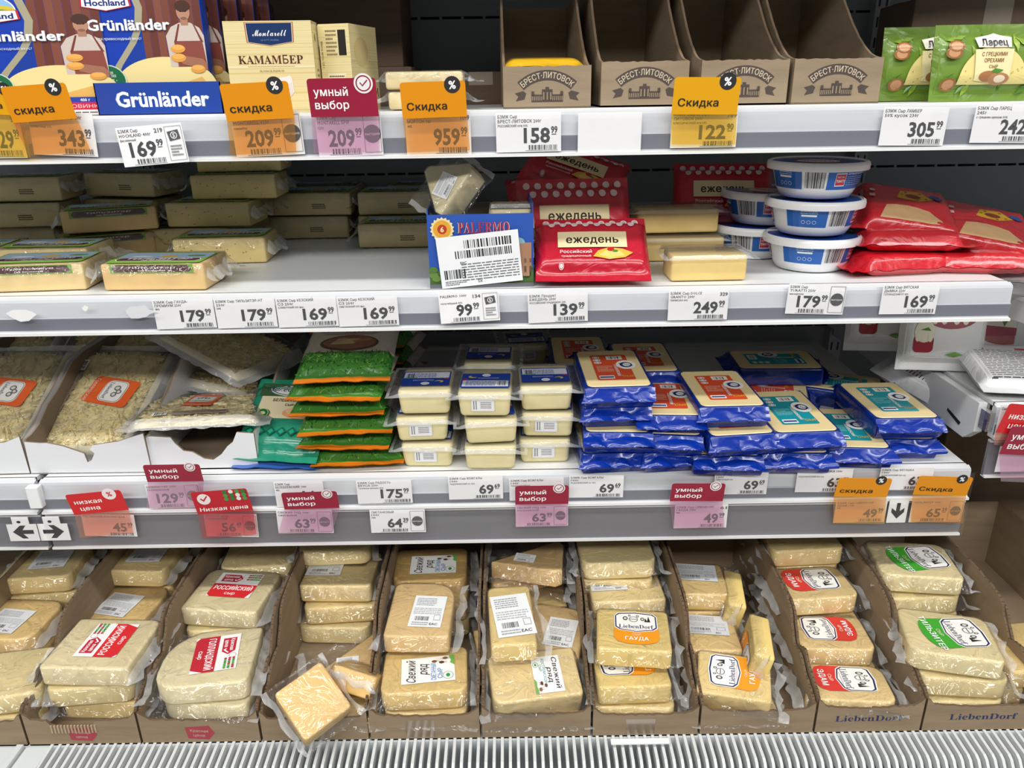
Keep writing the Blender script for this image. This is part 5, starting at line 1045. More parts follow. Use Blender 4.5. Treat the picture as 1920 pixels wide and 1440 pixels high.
inst(k2, 'cheese_square', 'vacuum packed square leaning at the very back between the stacks', 'cheese', (XatY(985, 1.25, Z3+.06), 1.26, Z3+.04), (0, 0, .1), GQ); inst(k3, 'cheese_square', 'vacuum packed square at the very back under the leaning one', 'cheese', (XatY(985, 1.26, Z3), 1.26, Z3), (0, 0, .05), GQ)
# blue packs
def blue_kit(col, seed, w=.090, d=.134, h=.0295):
    BLU = '04309a'; rd = np.random.RandomState(seed)
    mb = MB('03287e'); mb.slab(rrect(w, d, .006, 3), 0, h-.001, .003); kit = [('blue_wrapper', mb.mesh('blue_wrapper', 'foil', 50))]
    mb = MB('ecd6a0'); mb.slab(rrect(w-.008, d-.006, .008, 4), h-.0016, h, .0008, k=1); kit.append(('cheese_window', mb.mesh('cheese_window', 'gloss')))
    a = Art(); W, H = .050, .090; a.rect(0, 0, W, H, col, r=.003)
    a.rect(.008, H*.38, .022, .014, 'f2efe6', r=.0006); a.bars(.008, H*.38, .015, .009, '33333a', n=12)
    for i, (x, y) in enumerate(((-.017, .036), (-.017, .026), (-.017, .016))): a.ell(x, y, .0052, .0042, 'f2efe6', 14); a.ring(x, y, .0036, .0008, '34407c', 12)
    a.lines(-.010, -.006, .022, .022, 6, 'f3c9b0' if col[0] == 'd' else '8fd0d4', fill=.35, seed=seed); a.text('Пошехонский', .006, -.012, .0055, 'f6f2ea', .03, w=.040, rot=-math.pi/2); a.rect(-.012, -.036, .020, .011, 'eef0f4', r=.0008); a.rect(-.012, -.036, .018, .0045, '34407c')
    a.text('СЫР', .017, -.034, .0055, 'f0b83a', .03, rot=-math.pi/2+1.57); a.ell(.020, .006, .0135, .016, 'f4f3ee', 24); a.ell(.020, .006, .0085, .0095, '28306a', 20); a.ell(.021, .006, .0055, .0062, 'f4f3ee', 16); a.text('ВЯТУШКА', .020, .006, .0045, '28306a', .03, w=.020, rot=-.5)
    kit.append(('label', a.mesh('label', top(h+.0002), 'gloss', .00004)))
    for s in (-1, 1):
        n, m = 12, 26; P = []; kn = np.linspace(-1, 1, 9)+rd.uniform(-.08, .08, 9); kv = rd.uniform(-1, 1, (3, 9))
        for i in range(n):
            t = i/(n-1); row = []
            for j in range(m):
                u = j/(m-1)*2-1; fold = float(np.interp(u+.12*math.sin(t*4), kn, kv[0])*.6+np.interp(u-t*.3, kn, kv[1])*.4)
                x = u*w/2*(1+.10*t) + .009*t*fold; y = s*(d/2-.001+.016*t*(1+.35*fold)+.004*math.sin(t*3.1)); z = h*(.86-.62*t+.25*t*t) + fold*.0065*min(1, t*2.2)*(1-.3*t); row.append((x, y, max(.0008, z)))
            P.append(row)
        mb = MB(BLU); mb.grid(P, flip=s < 0); kit.append(('end_flap', mb.mesh('end_flap', 'foil', 35)))
        P2 = [[(x*(1-.05*q), s*(d/2+.0005+.005*math.sin(q*3.14)*(1+.8*float(np.interp(x/w*2+q*.3, kn, kv[2])))), h*.9*(1-q)+.001) for x in np.linspace(-w/2, w/2, 24)] for q in np.linspace(0, 1, 8)]
        mb = MB(BLU); mb.grid(P2, flip=s > 0); kit.append(('end_fold', mb.mesh('end_fold', 'foil', 1)))
    return kit
OR, TE = 'd9502e', '1c93a0'
ko = [blue_kit(OR, 5), blue_kit(OR, 6)]; kte = [blue_kit(TE, 7), blue_kit(TE, 8)]
GB2 = 'blue wrapped cheese packs on the lower shelf'; BH_ = .0305
def bl(k, px, py, lvl, rz, label, rx=0, ry=0, n=0):
    zt = Z3+.0295+lvl*BH_; putt((ko if k == 'o' else kte)[n], 'blue_cheese_pack', label, 'cheese', px, py, zt, .0295, rz, GB2, rx, ry)
def under(k, px, py, lvl, rz, label, below, n=1, dx=0, dy=0):      # pack lying under the one whose top shows at px,py on level lvl
    zt = Z3+.0295+lvl*BH_; p = onZ(px, py, zt); inst((ko if k == 'o' else kte)[n], 'blue_cheese_pack', label, 'cheese', (p.x+dx, p.y+dy, Z3+below*BH_), (0, 0, R_(rz)), GB2)
bl('o', 1147, 688, 3, 2, 'blue cheese pack with an orange label on top of the pile beside the pale squares', rx=2)
for q in range(3): under('o', 1147, 688, 3, (4, -3, 2)[q], 'blue cheese pack under the orange labelled top one, %s level of that pile' % ('lowest', 'second', 'third')[q], q, q % 2, dx=(-.006, .004, -.002)[q], dy=(-.008, -.012, .004)[q])
bl('o', 1247, 742, 1.6, -4, 'blue cheese pack with an upside down orange label, second pile from the pale squares', n=1); under('o', 1247, 742, 1.6, 4, 'blue cheese pack lying lowest under the upside down orange label', 0, 0, dx=0, dy=-.006); under('o', 1247, 742, 1.6, -8, 'blue cheese pack in the middle under the upside down orange label, its pale face bulging', 1-.15, 1, dy=-.01)
bl('o', 1350, 726, 2, 1, 'blue cheese pack with an orange label crowning the middle pile'); under('o', 1350, 726, 2, -5, 'blue cheese pack lying lowest in the middle pile', 0, 1, dy=-.018); under('o', 1350, 726, 2, 6, 'blue cheese pack halfway up the middle pile', 1, 0, dy=-.022, dx=.004)
bl('o', 1205, 668, 2, 0, 'shaded blue pack with an orange label behind the second pile', n=1); under('o', 1205, 668, 2, 2, 'shaded blue pack lowest behind the second pile', 0); under('o', 1205, 668, 2, -1, 'shaded blue pack at mid height behind the second pile', 1, 0)
bl('o', 1085, 655, 2, 0, 'shaded blue pack with an orange label, hindmost beside the pale squares', n=0); under('o', 1085, 655, 2, 0, 'shaded blue pack lowest in the hindmost pile', 0); under('o', 1085, 655, 2, 3, 'shaded blue pack at mid height in the hindmost pile', 1, 0)
bl('t', 1452, 673, 1, 88, 'shaded blue pack with a teal label lying crosswise at the back', n=0); under('t', 1452, 673, 1, 92, 'shaded blue pack under the crosswise one at the back', 0)
bl('o', 1432, 728, 0, 74, 'blue pack with an orange label, mostly hidden between the middle pile and teal ones')
bl('t', 1568, 714, 0, 64, 'shaded blue pack with a teal label lying aslant behind the end pile', n=1)
bl('t', 1478, 768, 1, 3, 'blue pack with a teal label at the front, raised on another pack', n=0, rx=2); under('t', 1478, 768, 1, -3, 'blue pack at shelf level under the front raised teal one', 0, 1, dx=-.006, dy=-.004)
bl('t', 1580, 800, 0, -5, 'blue pack with a teal label lying directly on the shelf at the front', n=1)
bl('t', 1662, 748, 1, 0, 'blue pack with a teal label on the end pile at the shelf corner', n=0); under('t', 1662, 748, 1, -2, 'blue pack at shelf level in the end pile at the shelf corner', 0, 1, dx=.002)
# ================================================================ BOTTOM DECK: open cartons of cut cheese
CB = '96836b'
def deck_carton(x0, x1, y0, hf, hb, seed, label, art=None, ystep=.115, d=.36, tape=False, hole=False, rz=0):
    w = x1-x0-.003; rd = random.Random(seed); th = .0032; kit = []
    mb = MB(CB); mb.box(-w/2, w/2, 0, d, 0, .002); kit.append(('bottom_panel', mb.mesh('bottom_panel', 'cardboard')))
    ed = '6f5b47'
    n = 30; topl = []
    for i in range(n+1):
        u = 1-i/n; x = -w/2+w*u; z = hf*(1+.22*math.exp(-((u-.0)/.05)**2)+.22*math.exp(-((u-1.)/.05)**2)) - .10*hf*math.sin(u*3.14) + rd.uniform(-.0012, .0012)
        if hole and .22 < u < .62: z -= .007
        topl.append((x, z))
    P = [(-w/2, 0), (w/2, 0)] + topl; mb = MB(CB); mb.prism(P, lambda a, b: (a, 0, b), lambda a, b: (a, th, b), ecol=ed); kit.append(('front_panel', mb.mesh('front_panel', 'cardboard')))
    if hole:
        mb = MB('b8a288')
        for i in range(14): x = -w*.27+i*w*.030; mb.box(x, x+w*.014, -.0012, .0005, hf*.50, hf*.78)
        kit.append(('torn_corrugation', mb.mesh('torn_corrugation', 'cardboard')))
    for s in (-1, 1):
        hs = hb*rd.uniform(.97, 1.03); ys = ystep*rd.uniform(.92, 1.08)
        pts = [(th, hf*1.15), (.010, hf*1.30), (.022, hf*1.40), (.040, hf*1.55), (.060, hf*1.85), (ys*.72, hs*.62), (ys*.86, hs*.80), (ys*.95, hs*.93), (ys+.012, hs), (ys+.05, hs*1.02), (d*.7, hs*1.03), (d, hs*1.05)]
        q = []
        for (a, b), (a2, b2) in zip(pts, pts[1:]):
            for k in range(3): q.append((a+(a2-a)*k/3+rd.uniform(-.0012, .0012), b+(b2-b)*k/3+rd.uniform(-.0012, .0012)))
        q.append(pts[-1]); x = s*w/2; C = [(th, 0)]+[(d, 0)]+q[::-1]
        mb = MB(CB); mb.prism(C, lambda a, b: (x-s*th, a, b), lambda a, b: (x, a, b), ecol=ed); kit.append(('side_panel', mb.mesh('side_panel', 'cardboard')))
        mb = MB('5d4a39'); rr = random.Random(seed+s)
        for k in range(0, len(q)-1): a, b = q[k]; mb.box(x-s*th*.78 if s > 0 else x+th*.22, x-s*th*.22 if s > 0 else x+th*.78, a, a+.0022, b-.0004, b+.0007)
        kit.append(('corrugated_edge', mb.mesh('corrugated_edge', 'cardboard')))
    mb = MB(CB); mb.box(-w/2+th, w/2-th, d-th, d, 0, hb*1.05); kit.append(('back_panel', mb.mesh('back_panel', 'cardboard')))
    if art: kit.append(('lettering', art.mesh('lettering', front(0, 0, hf/2), 'print', .00004)))
    if tape: mb = MB('cdc4b4'); mb.box(-.024, .012, -.0006, -.0001, hf*.1, hf*.75); kit.append(('tape', mb.mesh('tape', 'cover')))
    r = inst(kit, 'cheese_carton', label, 'carton', ((x0+x1)/2, y0, Z4), (0, 0, R_(rz)), 'open brown cartons of cheese along the bottom')
    for c in r.children:
        if c.name.startswith(('corrugated_edge', 'torn_corr')): c['kind'] = 'stuff'
    return r
def a_carton_kc():
    a = Art(); c = 'a8404a'; a.poly([(-.016, -.012), (.010, -.014), (.018, -.004), (.012, .008), (-.018, .006)], c); a.text('Красная', -.001, 0, .0042, 'c9a79a', .02, w=.022, rot=-.08); a.text('цена', -.002, -.007, .0042, 'c9a79a', .02, w=.014, rot=-.08); return a
def a_carton_ld():
    a = Art(); a.text(serif('LiebenDorf'), 0, .002, .0095, '27305c', .0, w=.084); return a
fx = [-150, 65, 275, 497, 697, 903, 1107, 1305, 1518, 1716, 1938]
X4 = [XatY(p, .75, Z4) for p in fx]
lab4 = ('brown carton at the far left end of the bottom row, cut by the frame', 'brown carton with a torn corrugated patch in its front, holding a red labelled stack', 'brown carton with a faded red logo, under the rounded cheese wedge pack', 'brown carton holding the diamond shaped cheese piece, taped in front', 'brown carton with a square tape patch, fourth of the cartons from the torn one', 'brown carton holding the long labelled cheese piece', 'brown carton holding the orange labelled cheese, taped in front', 'brown carton holding tumbled cheeses beside the orange labelled ones', 'brown carton lettered in dark blue, holding the red labelled cheeses', 'brown carton lettered in dark blue, holding the green labelled cheeses', 'brown carton at the far right end of the bottom row')
arts4 = [None, a_carton_kc(), a_carton_kc(), None, None, None, None, None, a_carton_ld(), a_carton_ld()]
for i in range(10): deck_carton(X4[i], X4[i+1], .738, (.040, .041, .040, .038, .041, .041, .037, .040, .043, .043)[i], (.10, .112, .112, .118, .118, .118, .115, .118, .112, .118)[i], 40+i, lab4[i], arts4[i], tape=i in (3, 4, 6), hole=i == 1, ystep=(.12, .115, .115, .12, .12, .12, .10, .12, .12, .115)[i])
deck_carton(X4[10], X4[10]+.145, .742, .04, .11, 61, lab4[10])
# --- kits
H4 = .029; YC = .743; fk4 = dict(ml=.018, mr=.018, mf=.011, mb_=.011, flz=.34, amp=.0060, lift=.007)
o1 = rrect(.112, .094, .008, 3)
def pk(key, out, col, arts, seed, h=H4, **k): f_ = dict(fk4); f_.update(k); return block(key, out, h, col, arts, seed, bev=.0028, fk=f_)
kRos = pk('ros', rrect(.114, .096, [.006, .006, .012, .006], 3), 'fbe9b8', [(a_price_label('РОССИЙСКИЙ', 'd8262c'), .004, .004, math.pi/2)], 201)
kRos2 = pk('ros2', rrect(.110, .096, [.006, .006, .012, .016], 3), 'fbe9b8', [(a_price_label('РОССИЙСКИЙ', 'd8262c'), .0, .010, 0)], 202)
kGol = pk('gol', rrect(.116, .104, [.030, .012, .004, .052], 5), 'faebbc', [(a_price_label('ГОЛЛАНДСКИЙ', 'bf2433', w=.068), .008, .004, -math.pi/2+.10)], 203)
kPl = [pk('pl%d' % i, rrect(.106, .090, [.010, .006, .014, .022][i % 3], 3), ('f8dc98', 'f6d48a', 'fae4a6')[i], [], 210+i) for i in range(3)]
kIn = [pk('in%d' % i, rrect(.104, .088, (.012, .020, .006)[i], 3), ('f8dc98', 'f5d088', 'fae0a0')[i], [(a_info(.052, .050, 5+i*3, 'd9dbde'), (.006, -.004, -.024)[i], (.004, -.006, .006)[i], (.06, -.08, .02)[i])], 220+i) for i in range(3)]
kInB = pk('inb', rrect(.086, .108, [.006, .006, .030, .010], 4), 'f5d090', [(a_info(.044, .062, 31), .010, -.006, -.05)], 226)
kSv = [pk('sv%d' % i, rrect(.108, .082, [.014, .014, .010, .010], 4), ('f5ca7a', 'f7d488')[i], [(a_svezh('СМЕТАННЫЙ', w=.046, h=.068), .004, -.002, math.pi/2+(0, .06)[i])], 230+i) for i in range(2)]
kTri = pk('tri', [(-.052, -.020), (.040, -.040), (.050, -.034), (.052, .028), (.046, .036), (.038, .036)], 'efc98a', [(a_info(.03, .02, 12), -.004, -.01, -.2)], 250)
kLong = pk('long', rrect(.058, .112, [.006, .006, .006, .010], 3), 'f8da90', [(a_info(.050, .078, 41), .002, -.002, .10)], 251, mf=.014, mb_=.016)
kDi = pk('dia', rrect(.062, .060, .004, 3), 'f8ce84', [], 252, h=.030, ml=.012, mr=.012)
kG = pk('gou', rrect(.094, .080, .006, 3), 'fadc8a', [(a_lieben('ГАУДА', 'f09a18', .056, .064), .004, .002, 0)], 260)
kG2 = pk('gou2', rrect(.092, .074, .006, 3), 'fadc8a', [(a_lieben('ГАУДА', 'f09a18', .046, .074), -.004, .006, math.pi/2)], 261)
kE1 = pk('ed1', rrect(.104, .074, [.008, .012, .014, .006], 4), 'f7d694', [(a_lieben('ЭДАМ', 'd23a30', .048, .072), .002, .004, math.pi/2)], 262)
kE2 = pk('ed2', rrect(.108, .074, [.008, .014, .016, .008], 4), 'f9da98', [(a_lieben('ЭДАМ', 'd83a32', .050, .078), .000, .006, -math.pi/2)], 263)
kT = pk('til', rrect(.108, .088, [.016, .008, .014, .010], 4), 'fbe8b0', [(a_lieben('ТИЛЬЗИТЕР', '3fa52c', .056, .078), .006, .002, -math.pi/2+.25)], 264)
ksm = pk('small', rrect(.078, .060, .005, 3), 'f8d88e', [(a_lieben('ГАУДА', 'f09a18', .044, .056), 0, .004, math.pi/2)], 265, h=.036)
ksi = pk('smalli', rrect(.072, .074, .006, 3), 'f6d48e', [(a_info(.060, .040, 44, 'd4d7db'), -.004, .014, -.08)], 266)
GC = 'film wrapped cut cheeses in the bottom cartons'
def b4(kit, px, py, ht, rz, label, h=H4, rx=0, ry=0, name='cheese_pack', sc=None):
    p = onZ(px, py, Z4+ht); hd = depth_of(kit, rz)*(sc[1] if sc else 1); Y = max(p.y, YC+hd) if not label.startswith('diamond') else p.y; X = XatY(px, Y, Z4+ht)
    return inst(kit, name, label, 'cheese', (X, Y, Z4+ht-h), (R_(rx), R_(ry), R_(rz)), GC, sc)
def depth_of(kit, rz):
    m = kit[0][1]; v = np.zeros(len(m.vertices)*3); m.vertices.foreach_get('co', v); v = v.reshape(-1, 3); a = R_(rz); return float(-(v[:, 0]*math.sin(a)+v[:, 1]*math.cos(a)).min())
def stack4(kits, px, py, ht, rzs, labels, dxs=None, kf=.030):
    """a pile: first kit on top with its top face at px,py"""
    if abs(ht-.002-len(kits)*kf) < .014: ht = .002+len(kits)*kf
    p = onZ(px, py, Z4+ht); z = Z4+ht-H4; p.y = max(p.y, YC+.003+max(depth_of(k, r) for k, r in zip(kits, rzs))); p.x = XatY(px, p.y, Z4+ht)
    for i, (k, rz, lb) in enumerate(zip(kits, rzs, labels)):
        dx, dy = (dxs or [(0, 0)]*9)[i]
        inst(k, 'cheese_pack', lb, 'cheese', (p.x+dx, p.y+dy, max(Z4+.002, z)), (0, 0, R_(rz)), GC); z -= kf
B = 'bottom carton'
# carton 0
stack4([kIn[0], kPl[0], kPl[1]], 88, 1052, .100, (4, 8, -3), ['pack with a grey info label at the back of the far left carton', 'second pack of the back pile in the far left carton', 'lowest pack of the back pile in the far left carton'])
stack4([kIn[1], kPl[1]], 25, 1160, .070, (-4, 8), ['pack with a tilted info label in the middle of the far left carton', 'pack under the tilted info label in the far left carton'])
stack4([kPl[2], kPl[0]], 12, 1290, .072, (10, 2), ['unlabelled crumpled pack at the front of the far left carton, upper', 'unlabelled crumpled pack at the front of the far left carton, lower'])
# carton 1
stack4([kIn[0], kPl[1], kPl[0]], 270, 1040, .101, (-4, 3, -2), ['pack with a grey info label at the back of the torn patch carton', 'second pack of the back pile in the torn patch carton', 'lowest pack of the back pile in the torn patch carton'])
stack4([kIn[1], kPl[0]], 232, 1130, .068, (-8, 2), ['golden pack with a white barcode label in the middle of the torn patch carton', 'pack hidden under the barcode labelled one in the torn patch carton'])
stack4([kRos, kPl[2], kPl[0]], 192, 1205, .101, (-3, 5, -3), ['pale pack with a sideways white and bright red label, top of the front pile', 'second pack from the top under the bright red sideways label', 'lowest pack of the front pile in the torn patch carton'], [(0, 0), (-.006, -.004), (.006, .004)])
# carton 2
stack4([kPl[2], kPl[0], kPl[2]], 490, 1032, .100, (4, -3, 2), ['unlabelled pale pack at the very back of the third carton, top', 'unlabelled pale pack at the very back of the third carton, middle', 'unlabelled pale pack at the very back of the third carton, lowest'])
stack4([kRos2, kPl[2], kPl[1]], 436, 1106, .101, (-7, 3, -2), ['pale pack with an upright white and bright red label, behind the rounded wedge', 'pack under the upright bright red label', 'lowest pack of the pile with the upright bright red label'], [(0, 0), (-.004, -.006), (.004, .002)])
stack4([kGol, kGol], 392, 1238, .080, (6, -4), ['rounded pale wedge pack with a dark red and white label', 'pale wedge pack under the one with the dark red label'], [(0, 0), (.006, .0)], kf=.030)
# carton 3
stack4([kPl[2], kPl[1], kPl[0], kPl[1]], 634, 1000, .133, (2, -4, 3, 0), ['topmost pack of the tall back pile in the fourth carton', 'second pack of the tall back pile in the fourth carton', 'third pack of the tall back pile in the fourth carton', 'lowest pack of the tall back pile in the fourth carton'])
stack4([kIn[2], kPl[0], kPl[2]], 640, 1066, .101, (-2, 4, -3), ['pack with a small white label strip in the pile behind the diamond', 'crumpled second pack of the pile behind the diamond', 'lowest pack of the pile behind the diamond'], [(0, 0), (.003, -.008), (-.004, -.016)])
b4(kTri, 655, 1232, .036, 20, 'triangular wedge lying flat behind the diamond shaped piece')
b4(kDi, 664, 1262, .062, 80, 'small upright slab leaning beside the diamond shaped piece', h=.03, ry=35, rx=10)
b4(kPl[1], 640, 1330, .034, -6, 'flat pack on the carton floor beneath the diamond shaped piece', sc=(.95, .8, .9))
b4(kDi, 583, 1290, .074, 40, 'diamond shaped golden piece tilted on its corner at the carton front', h=.03, rx=30, ry=-12, sc=(1.05, 1.15, 1))
# carton 4
stack4([kSv[0], kPl[1], kPl[0]], 808, 1058, .101, (2, -3, 2), ['golden pack with a white farm label at the back of the fifth carton', 'second pack of the back pile in the fifth carton', 'lowest pack of the back pile in the fifth carton'])
stack4([kPl[1], kPl[0], kPl[1]], 812, 1098, .070, (-3, 2, 0), ['amber pack between the two farm labels', 'amber pack underneath the one between the farm labels', 'small'][:2])
stack4([kSv[1], kIn[0]], 797, 1283, .068, (3, -3), ['golden pack with a half covered white farm label at the front', 'golden pack lowest at the front of the fifth carton'], [(0, 0), (.004, -.002)])
b4(kInB, 790, 1140, .098, -2, 'golden pack with a large white ingredients label, lying over the farm labelled one', rx=3)
# carton 5
stack4([kTri, kTri, kPl[1]], 990, 1040, .120, (-4, 170, 3), ['triangular tan wedge at the back of the sixth carton', 'tan wedge under the triangular one, with a dim label', 'flat pack lowest at the back of the sixth carton'], [(0, 0), (0, 0), (0, 0)])
b4(kInB, 1040, 1180, .062, -12, 'pack with a crumpled white label half under the long piece', sc=(.92, .95, 1)); b4(kPl[1], 1040, 1190, .030, -6, 'rounded pack lowest behind the long piece', h=.029, sc=(.9, .95, .88))
b4(kPl[1], 915, 1215, .062, 10, 'amber pack at the side wall under the long piece', sc=(.28, .9, 1)); b4(kPl[1], 917, 1300, .030, -5, 'amber slice low at the side wall by the long piece', h=.029, sc=(.28, .7, .88))
b4(kLong, 958, 1150, .110, 4, 'long pale piece with a large white ingredients label', rx=4)
b4(kPl[0], 1002, 1350, .030, 0, 'flat pack on the floor of the sixth carton', h=.029, sc=(1.05, .75, .88))
kK = pk('kos', rrect(.112, .070, [.012, .006, .006, .008], 3), 'efd495', [(a_svezh('КОСТРОМСКОЙ', '3f8f94', w=.052, h=.036), .016, -.002, -math.pi/2)], 270, h=.040)
b4(kK, 1000, 1310, .068, 8, 'thick golden block with a sideways farm label tipped to the front', h=.040, rx=14)
# carton 6
stack4([kPl[2], kPl[0], kPl[1]], 1152, 1022, .131, (2, -4, 2), ['small crumpled pack at the very back of the orange label carton', 'second pack of the back pile in the orange label carton', 'lowest pack of the back pile in the orange label carton'])
stack4([kIn[2], kPl[0], kPl[1]], 1170, 1092, .101, (2, -3, 4), ['pack with a white barcode label behind the upper orange label', 'pack under the barcode label in the orange label carton', 'lowest pack behind the orange labelled ones'])
stack4([kG], 1187, 1180, .098, (-6,), ['pale pack with an upright orange and white label, upper of the two'])
stack4([kG2, kPl[0]], 1182, 1268, .065, (2, -2), ['pale pack with a sideways orange and white label, lower of the two', 'pack lowest at the front of the orange label carton'], [(0, 0), (.0, .004)])
# carton 7
stack4([ksi, ksi, ksi], 1312, 1085, .100, (-3, 2, 0), ['pack with a grey info label at the back of the eighth carton', 'pack under the grey info label in the eighth carton', 'lowest pack under the grey info label in the eighth carton'])
stack4([ksi, ksi], 1332, 1185, .075, (-3, 3), ['pack with a bent white info label in the middle of the eighth carton', 'pack under the bent white info label in the eighth carton'])
b4(kG2, 1388, 1105, .088, 80, 'orange labelled pack standing on edge at the back by the wall', ry=0, rx=-78, sc=(.9, .8, .9)); b4(kG2, 1440, 1195, .088, 78, 'orange labelled pack standing on edge at the middle by the wall', rx=-78, sc=(.9, .8, .9))
b4(ksm, 1376, 1290, .062, -14, 'small thick block with an orange label tipped at the carton front', h=.036, rx=14, sc=(1.15, 1.05, 1)); b4(kPl[1], 1380, 1330, .026, 0, 'flat pack beneath the tipped block with the orange label', h=.024, sc=(.9, .65, .72))
# carton 8
stack4([kPl[0], kE1, kPl[1], kPl[1]], 1495, 1000, .133, (3, 0, -2, 1), ['crumpled unlabelled pack topping the back pile of the red label carton', 'pack with a red label end, second of the back pile', 'third pack of the back pile in the red label carton', 'lowest pack of the back pile in the red label carton'], [(0, 0), (0, -.004), (.003, -.004), (0, 0)])
stack4([kE2, kPl[1], kPl[1]], 1522, 1092, .084, (4, 0, 0), ['pack with a covered red label in the middle of the red label carton', 'pack beneath the covered red label'], [(0, 0), (0, 0)])
stack4([kE1, kPl[1]], 1552, 1183, .076, (-3, 2), ['golden pack with a red and white label, logo towards the tipped block', 'pack under the one whose red label has its logo first'], [(0, 0), (0, .004)])
b4(kE2, 1585, 1290, .043, -5, 'golden pack with a red and white label at the front of its carton', sc=(1, .88, 1))
# carton 9
stack4([kT, kPl[2], kPl[2]], 1712, 1048, .120, (-8, 2, -3), ['pale pack with a green and white label at the back of its carton', 'pack under the back green label', 'lowest pack of the pile with the back green label'], [(0, 0), (-.002, -.004), (.004, 0)], kf=.031)
stack4([kT, kPl[2], kPl[2]], 1778, 1188, .104, (-14, -6, -2), ['pale pack with a green and white label, top of the front pile', 'second pack of the front pile under the green label', 'lowest pack of the front pile under the green label'], [(0, 0), (.008, -.004), (.004, -.008)], kf=.031)
# carton 10
stack4([kPl[1], kPl[0]], 1925, 1210, .068, (5, 0), ['amber pack in the carton cut by the frame, upper', 'amber pack in the carton cut by the frame, lower'])
# loose cards at the grille
mb = MB('f4f5f5'); mb.slab(rrect(.072, .008, .001, 2), 0, .003, .0008); p = onZ(1200, 1392, Z4+.006); tag(obj('plastic_strip', mb.mesh('plastic_strip', 'plastic'), None, p), 'short white plastic strip lying on the grille below the orange label carton', 'strip')
# ================================================================ RIGHT NEIGHBOUR SECTION
ZN = CZ-.388; xn = XatY(1872, .905, ZN)
shelf(xn, xn+.7, ZN, 'white shelf of the neighbouring section with a hanging grey price strip', True, h=.045)
t = thing('end_bracket', 'grey white shelf end bracket sloping back beside the standing pouches', 'bracket', (0, 0, 0))
mb = MB('dcdee0'); mb.prism([(.925, ZN-.004), (YB-.03, ZN-.004), (YB-.03, ZN-.045), (1.05, ZN-.062), (.945, ZN-.062), (.925, ZN-.045)], lambda a, b: (xn-.012, a, b), lambda a, b: (xn-.001, a, b)); obj('bracket_plate', mb.mesh('bracket_plate', 'steel'), t)
mb = MB('222222'); mb.prism([(.955, ZN-.045), (.990, ZN-.038), (.990, ZN-.042), (.958, ZN-.050)], lambda a, b: (xn-.0126, a, b), lambda a, b: (xn-.012, a, b)); obj('slot', mb.mesh('slot', 'print'), t)
mb = MB('f2f2f2'); mb.prism([(.905, ZN-.010), (.925, ZN-.010), (.925, ZN-.036), (.905, ZN-.036)], lambda a, b: (xn-.010, a, b), lambda a, b: (xn-.0005, a, b)); obj('clear_end_clip', mb.mesh('clear_end_clip', 'stiff'), t)
kw_ = dict(Y=.8975)
tagat(1925, 860, 110, 50, '7', '', ['Сыр красная цена'], 'stacked red and crimson price tag at the frame edge beside the end bracket', holder=('c', 1940, 828, 112, 60, 1930, 905, None, 4), **kw_)
tagat(1915, 790, 90, 62, '', '', ['Сыр красная цена'], 'upper red low price tag at the frame edge by the lying pouches', holder=('r', 1932, 788, 108, 62, 1915, 838, None, 6), Y=.8975)
# pouches
def a_pouch(k):
    a = Art(); a.rect(0, 0, .105, .135, 'e6e6e4')
    if k == 0:
        a.ell(.028, .030, .022, .026, 'b8303a', 20); a.ell(.034, .036, .012, .014, 'c9485a', 14); a.poly([(.022, .052), (.03, .058), (.038, .052), (.03, .048)], '3f7a3c')
        a.ell(.004, .012, .034, .018, 'a8606a', 24); a.ell(.004, .022, .034, .014, 'efe9d2', 24)
        for x in (-.018, -.006, .010, .022): a.ell(x, .010, .005, .010, 'efe9d2', 12)
        a.poly([(-.02, .026), (-.006, .030), (.0, .026), (-.012, .023)], '5a8a3a'); a.ell(.0, .042, .016, .007, 'e8924a', 16)
        a.rect(-.030, -.028, .026, .024, 'a3303c', r=.006); a.ell(-.030, -.010, .013, .016, 'efe9d2', 16)
        for x in (-.038, -.030, -.022): a.ell(x, -.018, .0035, .007, 'efe9d2', 10)
        a.poly([(-.036, -.008), (-.026, -.004), (-.022, -.009)], '5a8a3a'); a.poly([(.0, -.042), (.012, -.038), (.024, -.042), (.012, -.046)], '6a9a48')
    else:
        for x, y, r in ((-.03, .045, .02), (-.01, .055, .022), (.02, .05, .024), (-.035, .025, .014), (.03, .03, .016)): a.ell(x, y, r, r*.8, ('5f8f34', '7aa844', '4c7a2c')[int(abs(x)*1000) % 3], 14)
        a.ell(.004, -.012, .038, .024, 'b5706a', 24); a.ell(.004, .002, .036, .022, 'efe9d6', 24); a.ell(-.002, .024, .014, .012, 'ea9a3c', 18)
        a.poly([(-.004, .004), (.010, .008), (.002, -.010)], '5a8a3a'); a.poly([(-.03, -.008), (.03, -.012), (.026, -.022), (-.024, -.024)], 'a8505c')
        a.ell(.030, .056, .017, .017, 'e9e9ee', 24); a.ell(.030, .056, .015, .015, '2a2f6e', 24); a.text('67%', .030, .056, .008, 'f4f4f6', .03)
    return a
def pouch(k, seed):
    m_, f_ = bagmesh(.115, .150, .036, seed, 'dededc', n=(26, 30), amp=.8); return [('wrapper', m_), ('lettering', Art().group(a_pouch(k), 0, -.006).mesh('lettering', f_, 'gloss', .0001))]
p0, p1 = pouch(0, 301), pouch(1, 302); GP = 'white food pouches standing on the neighbouring shelf'
for k, px, Y, rz, lb in ((p0, 1655, 1.15, -6, 'white pouch with a tomato picture, hindmost and shaded'), (p0, 1760, 1.06, -8, 'white pouch with a tomato picture, nearest the blue packs'), (p1, 1862, 1.08, -10, 'white pouch with an egg and lettuce picture behind the lying pouches'), (p1, 1948, 1.07, -6, 'white pouch with a round blue 67% badge, cut by the frame')):
    put(k, 'food_pouch', lb, 'pouch', px, Y, ZN+.074, rz, GP, rx=82)
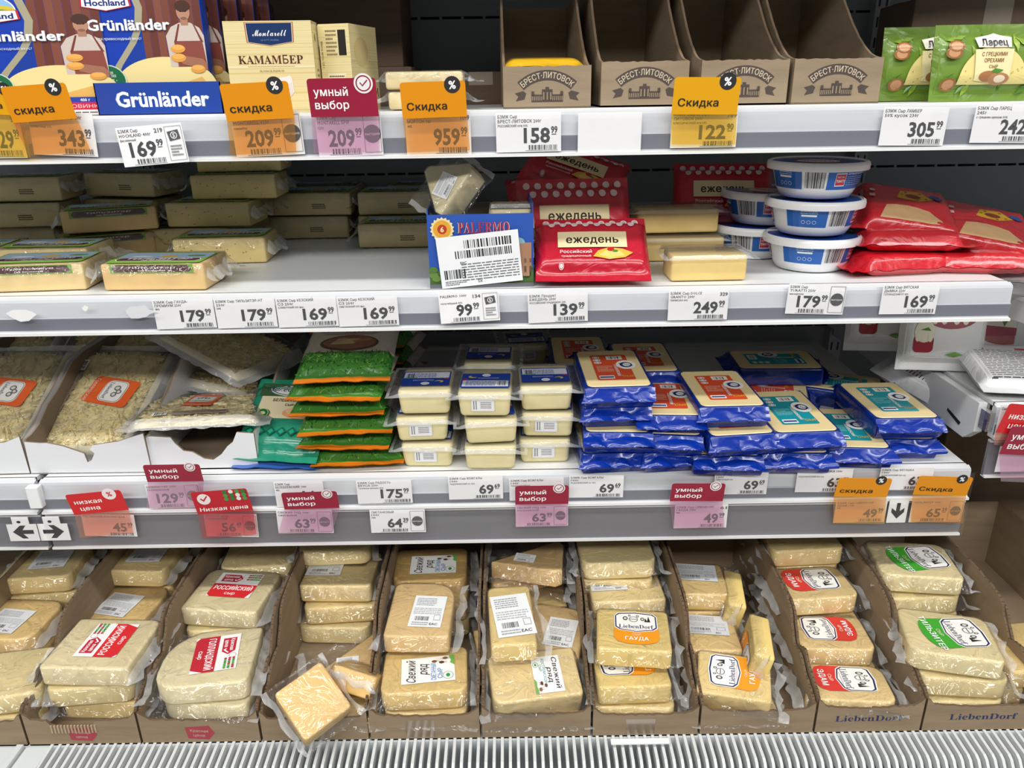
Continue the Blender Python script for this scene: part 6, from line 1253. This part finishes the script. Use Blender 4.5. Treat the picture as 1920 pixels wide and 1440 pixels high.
def a_back():
    a = Art(); a.rect(0, 0, .100, .135, 'ebebec'); a.lines(0, -.012, .084, .090, 17, '55555a', fill=.32, seed=4); a.bars(-.018, .052, .045, .016, '2b2b30', n=22); a.rect(.030, .036, .030, .006, 'c83240'); a.rect(-.034, .038, .014, .010, '55555c'); a.rect(-.040, -.060, .008, .008, '1f1f22'); a.poly([(.022, -.062), (.046, -.062), (.046, -.048), (.022, -.050)], 'c83240'); a.text('Красная цена', .034, -.056, .003, 'f4e4e4', .02, w=.02)
    return a
m_, f_ = bagmesh(.118, .158, .040, 311, 'd9dadb', n=(28, 30), amp=.8); kpb = [('wrapper', m_), ('lettering', a_back().mesh('lettering', f_, 'gloss', .0001))]
inst(kpb, 'food_pouch', 'white pouch lying on its front, its printed back up, drooping over the end bracket', 'pouch', onY(1762, 722, 1.09), (R_(14), R_(-22), R_(26)), 'white pouches lying on their fronts')
inst(kpb, 'food_pouch', 'white pouch lying on its front at the shelf edge above the red tags', 'pouch', (XatY(1885, .985, ZN), .985, ZN+.008), (R_(8), 0, R_(-10)), 'white pouches lying on their fronts', (.95, .9, .7))
# things on the neighbouring upper level, seen past the red bags
t = shelf(xn+.04, xn+.7, CZ-.262, 'upper shelf of the neighbouring section beyond the red bags', False, h=.03)
m_, f_ = bagmesh(.14, .18, .05, 321, 'b9bbbd', n=(24, 26)); put([('wrapper', m_)], 'grey_bag', 'grey white bag with a row of red dots beyond the shelf end', 'bag', 1925, 1.02, CZ-.262, -20)
m_, f_ = bagmesh(.16, .16, .06, 322, '2a2f3c', n=(22, 22)); put([('wrapper', m_)], 'dark_bag', 'dark navy bag behind the grey one beyond the shelf end', 'bag', 1900, 1.24, CZ-.262, -10, sc=(1, 1, .9))
# cartons beyond the bottom row
def bigcarton(x, Y, w, d, h, label, col='7c6a56', rz=0):
    t = plainbox(960, Y, Z4, w, d, h, label, col, rz); t.location.x = x; return t
bigcarton(X4[10]+.25, 1.24, .34, .22, .22, 'tall plain brown carton behind the bottom row, beyond the shelf end', '6d5a47', -8)
bigcarton(-.86, 1.2, .3, .2, .10, 'plain brown carton at the far left behind the bottom row', '75634f')
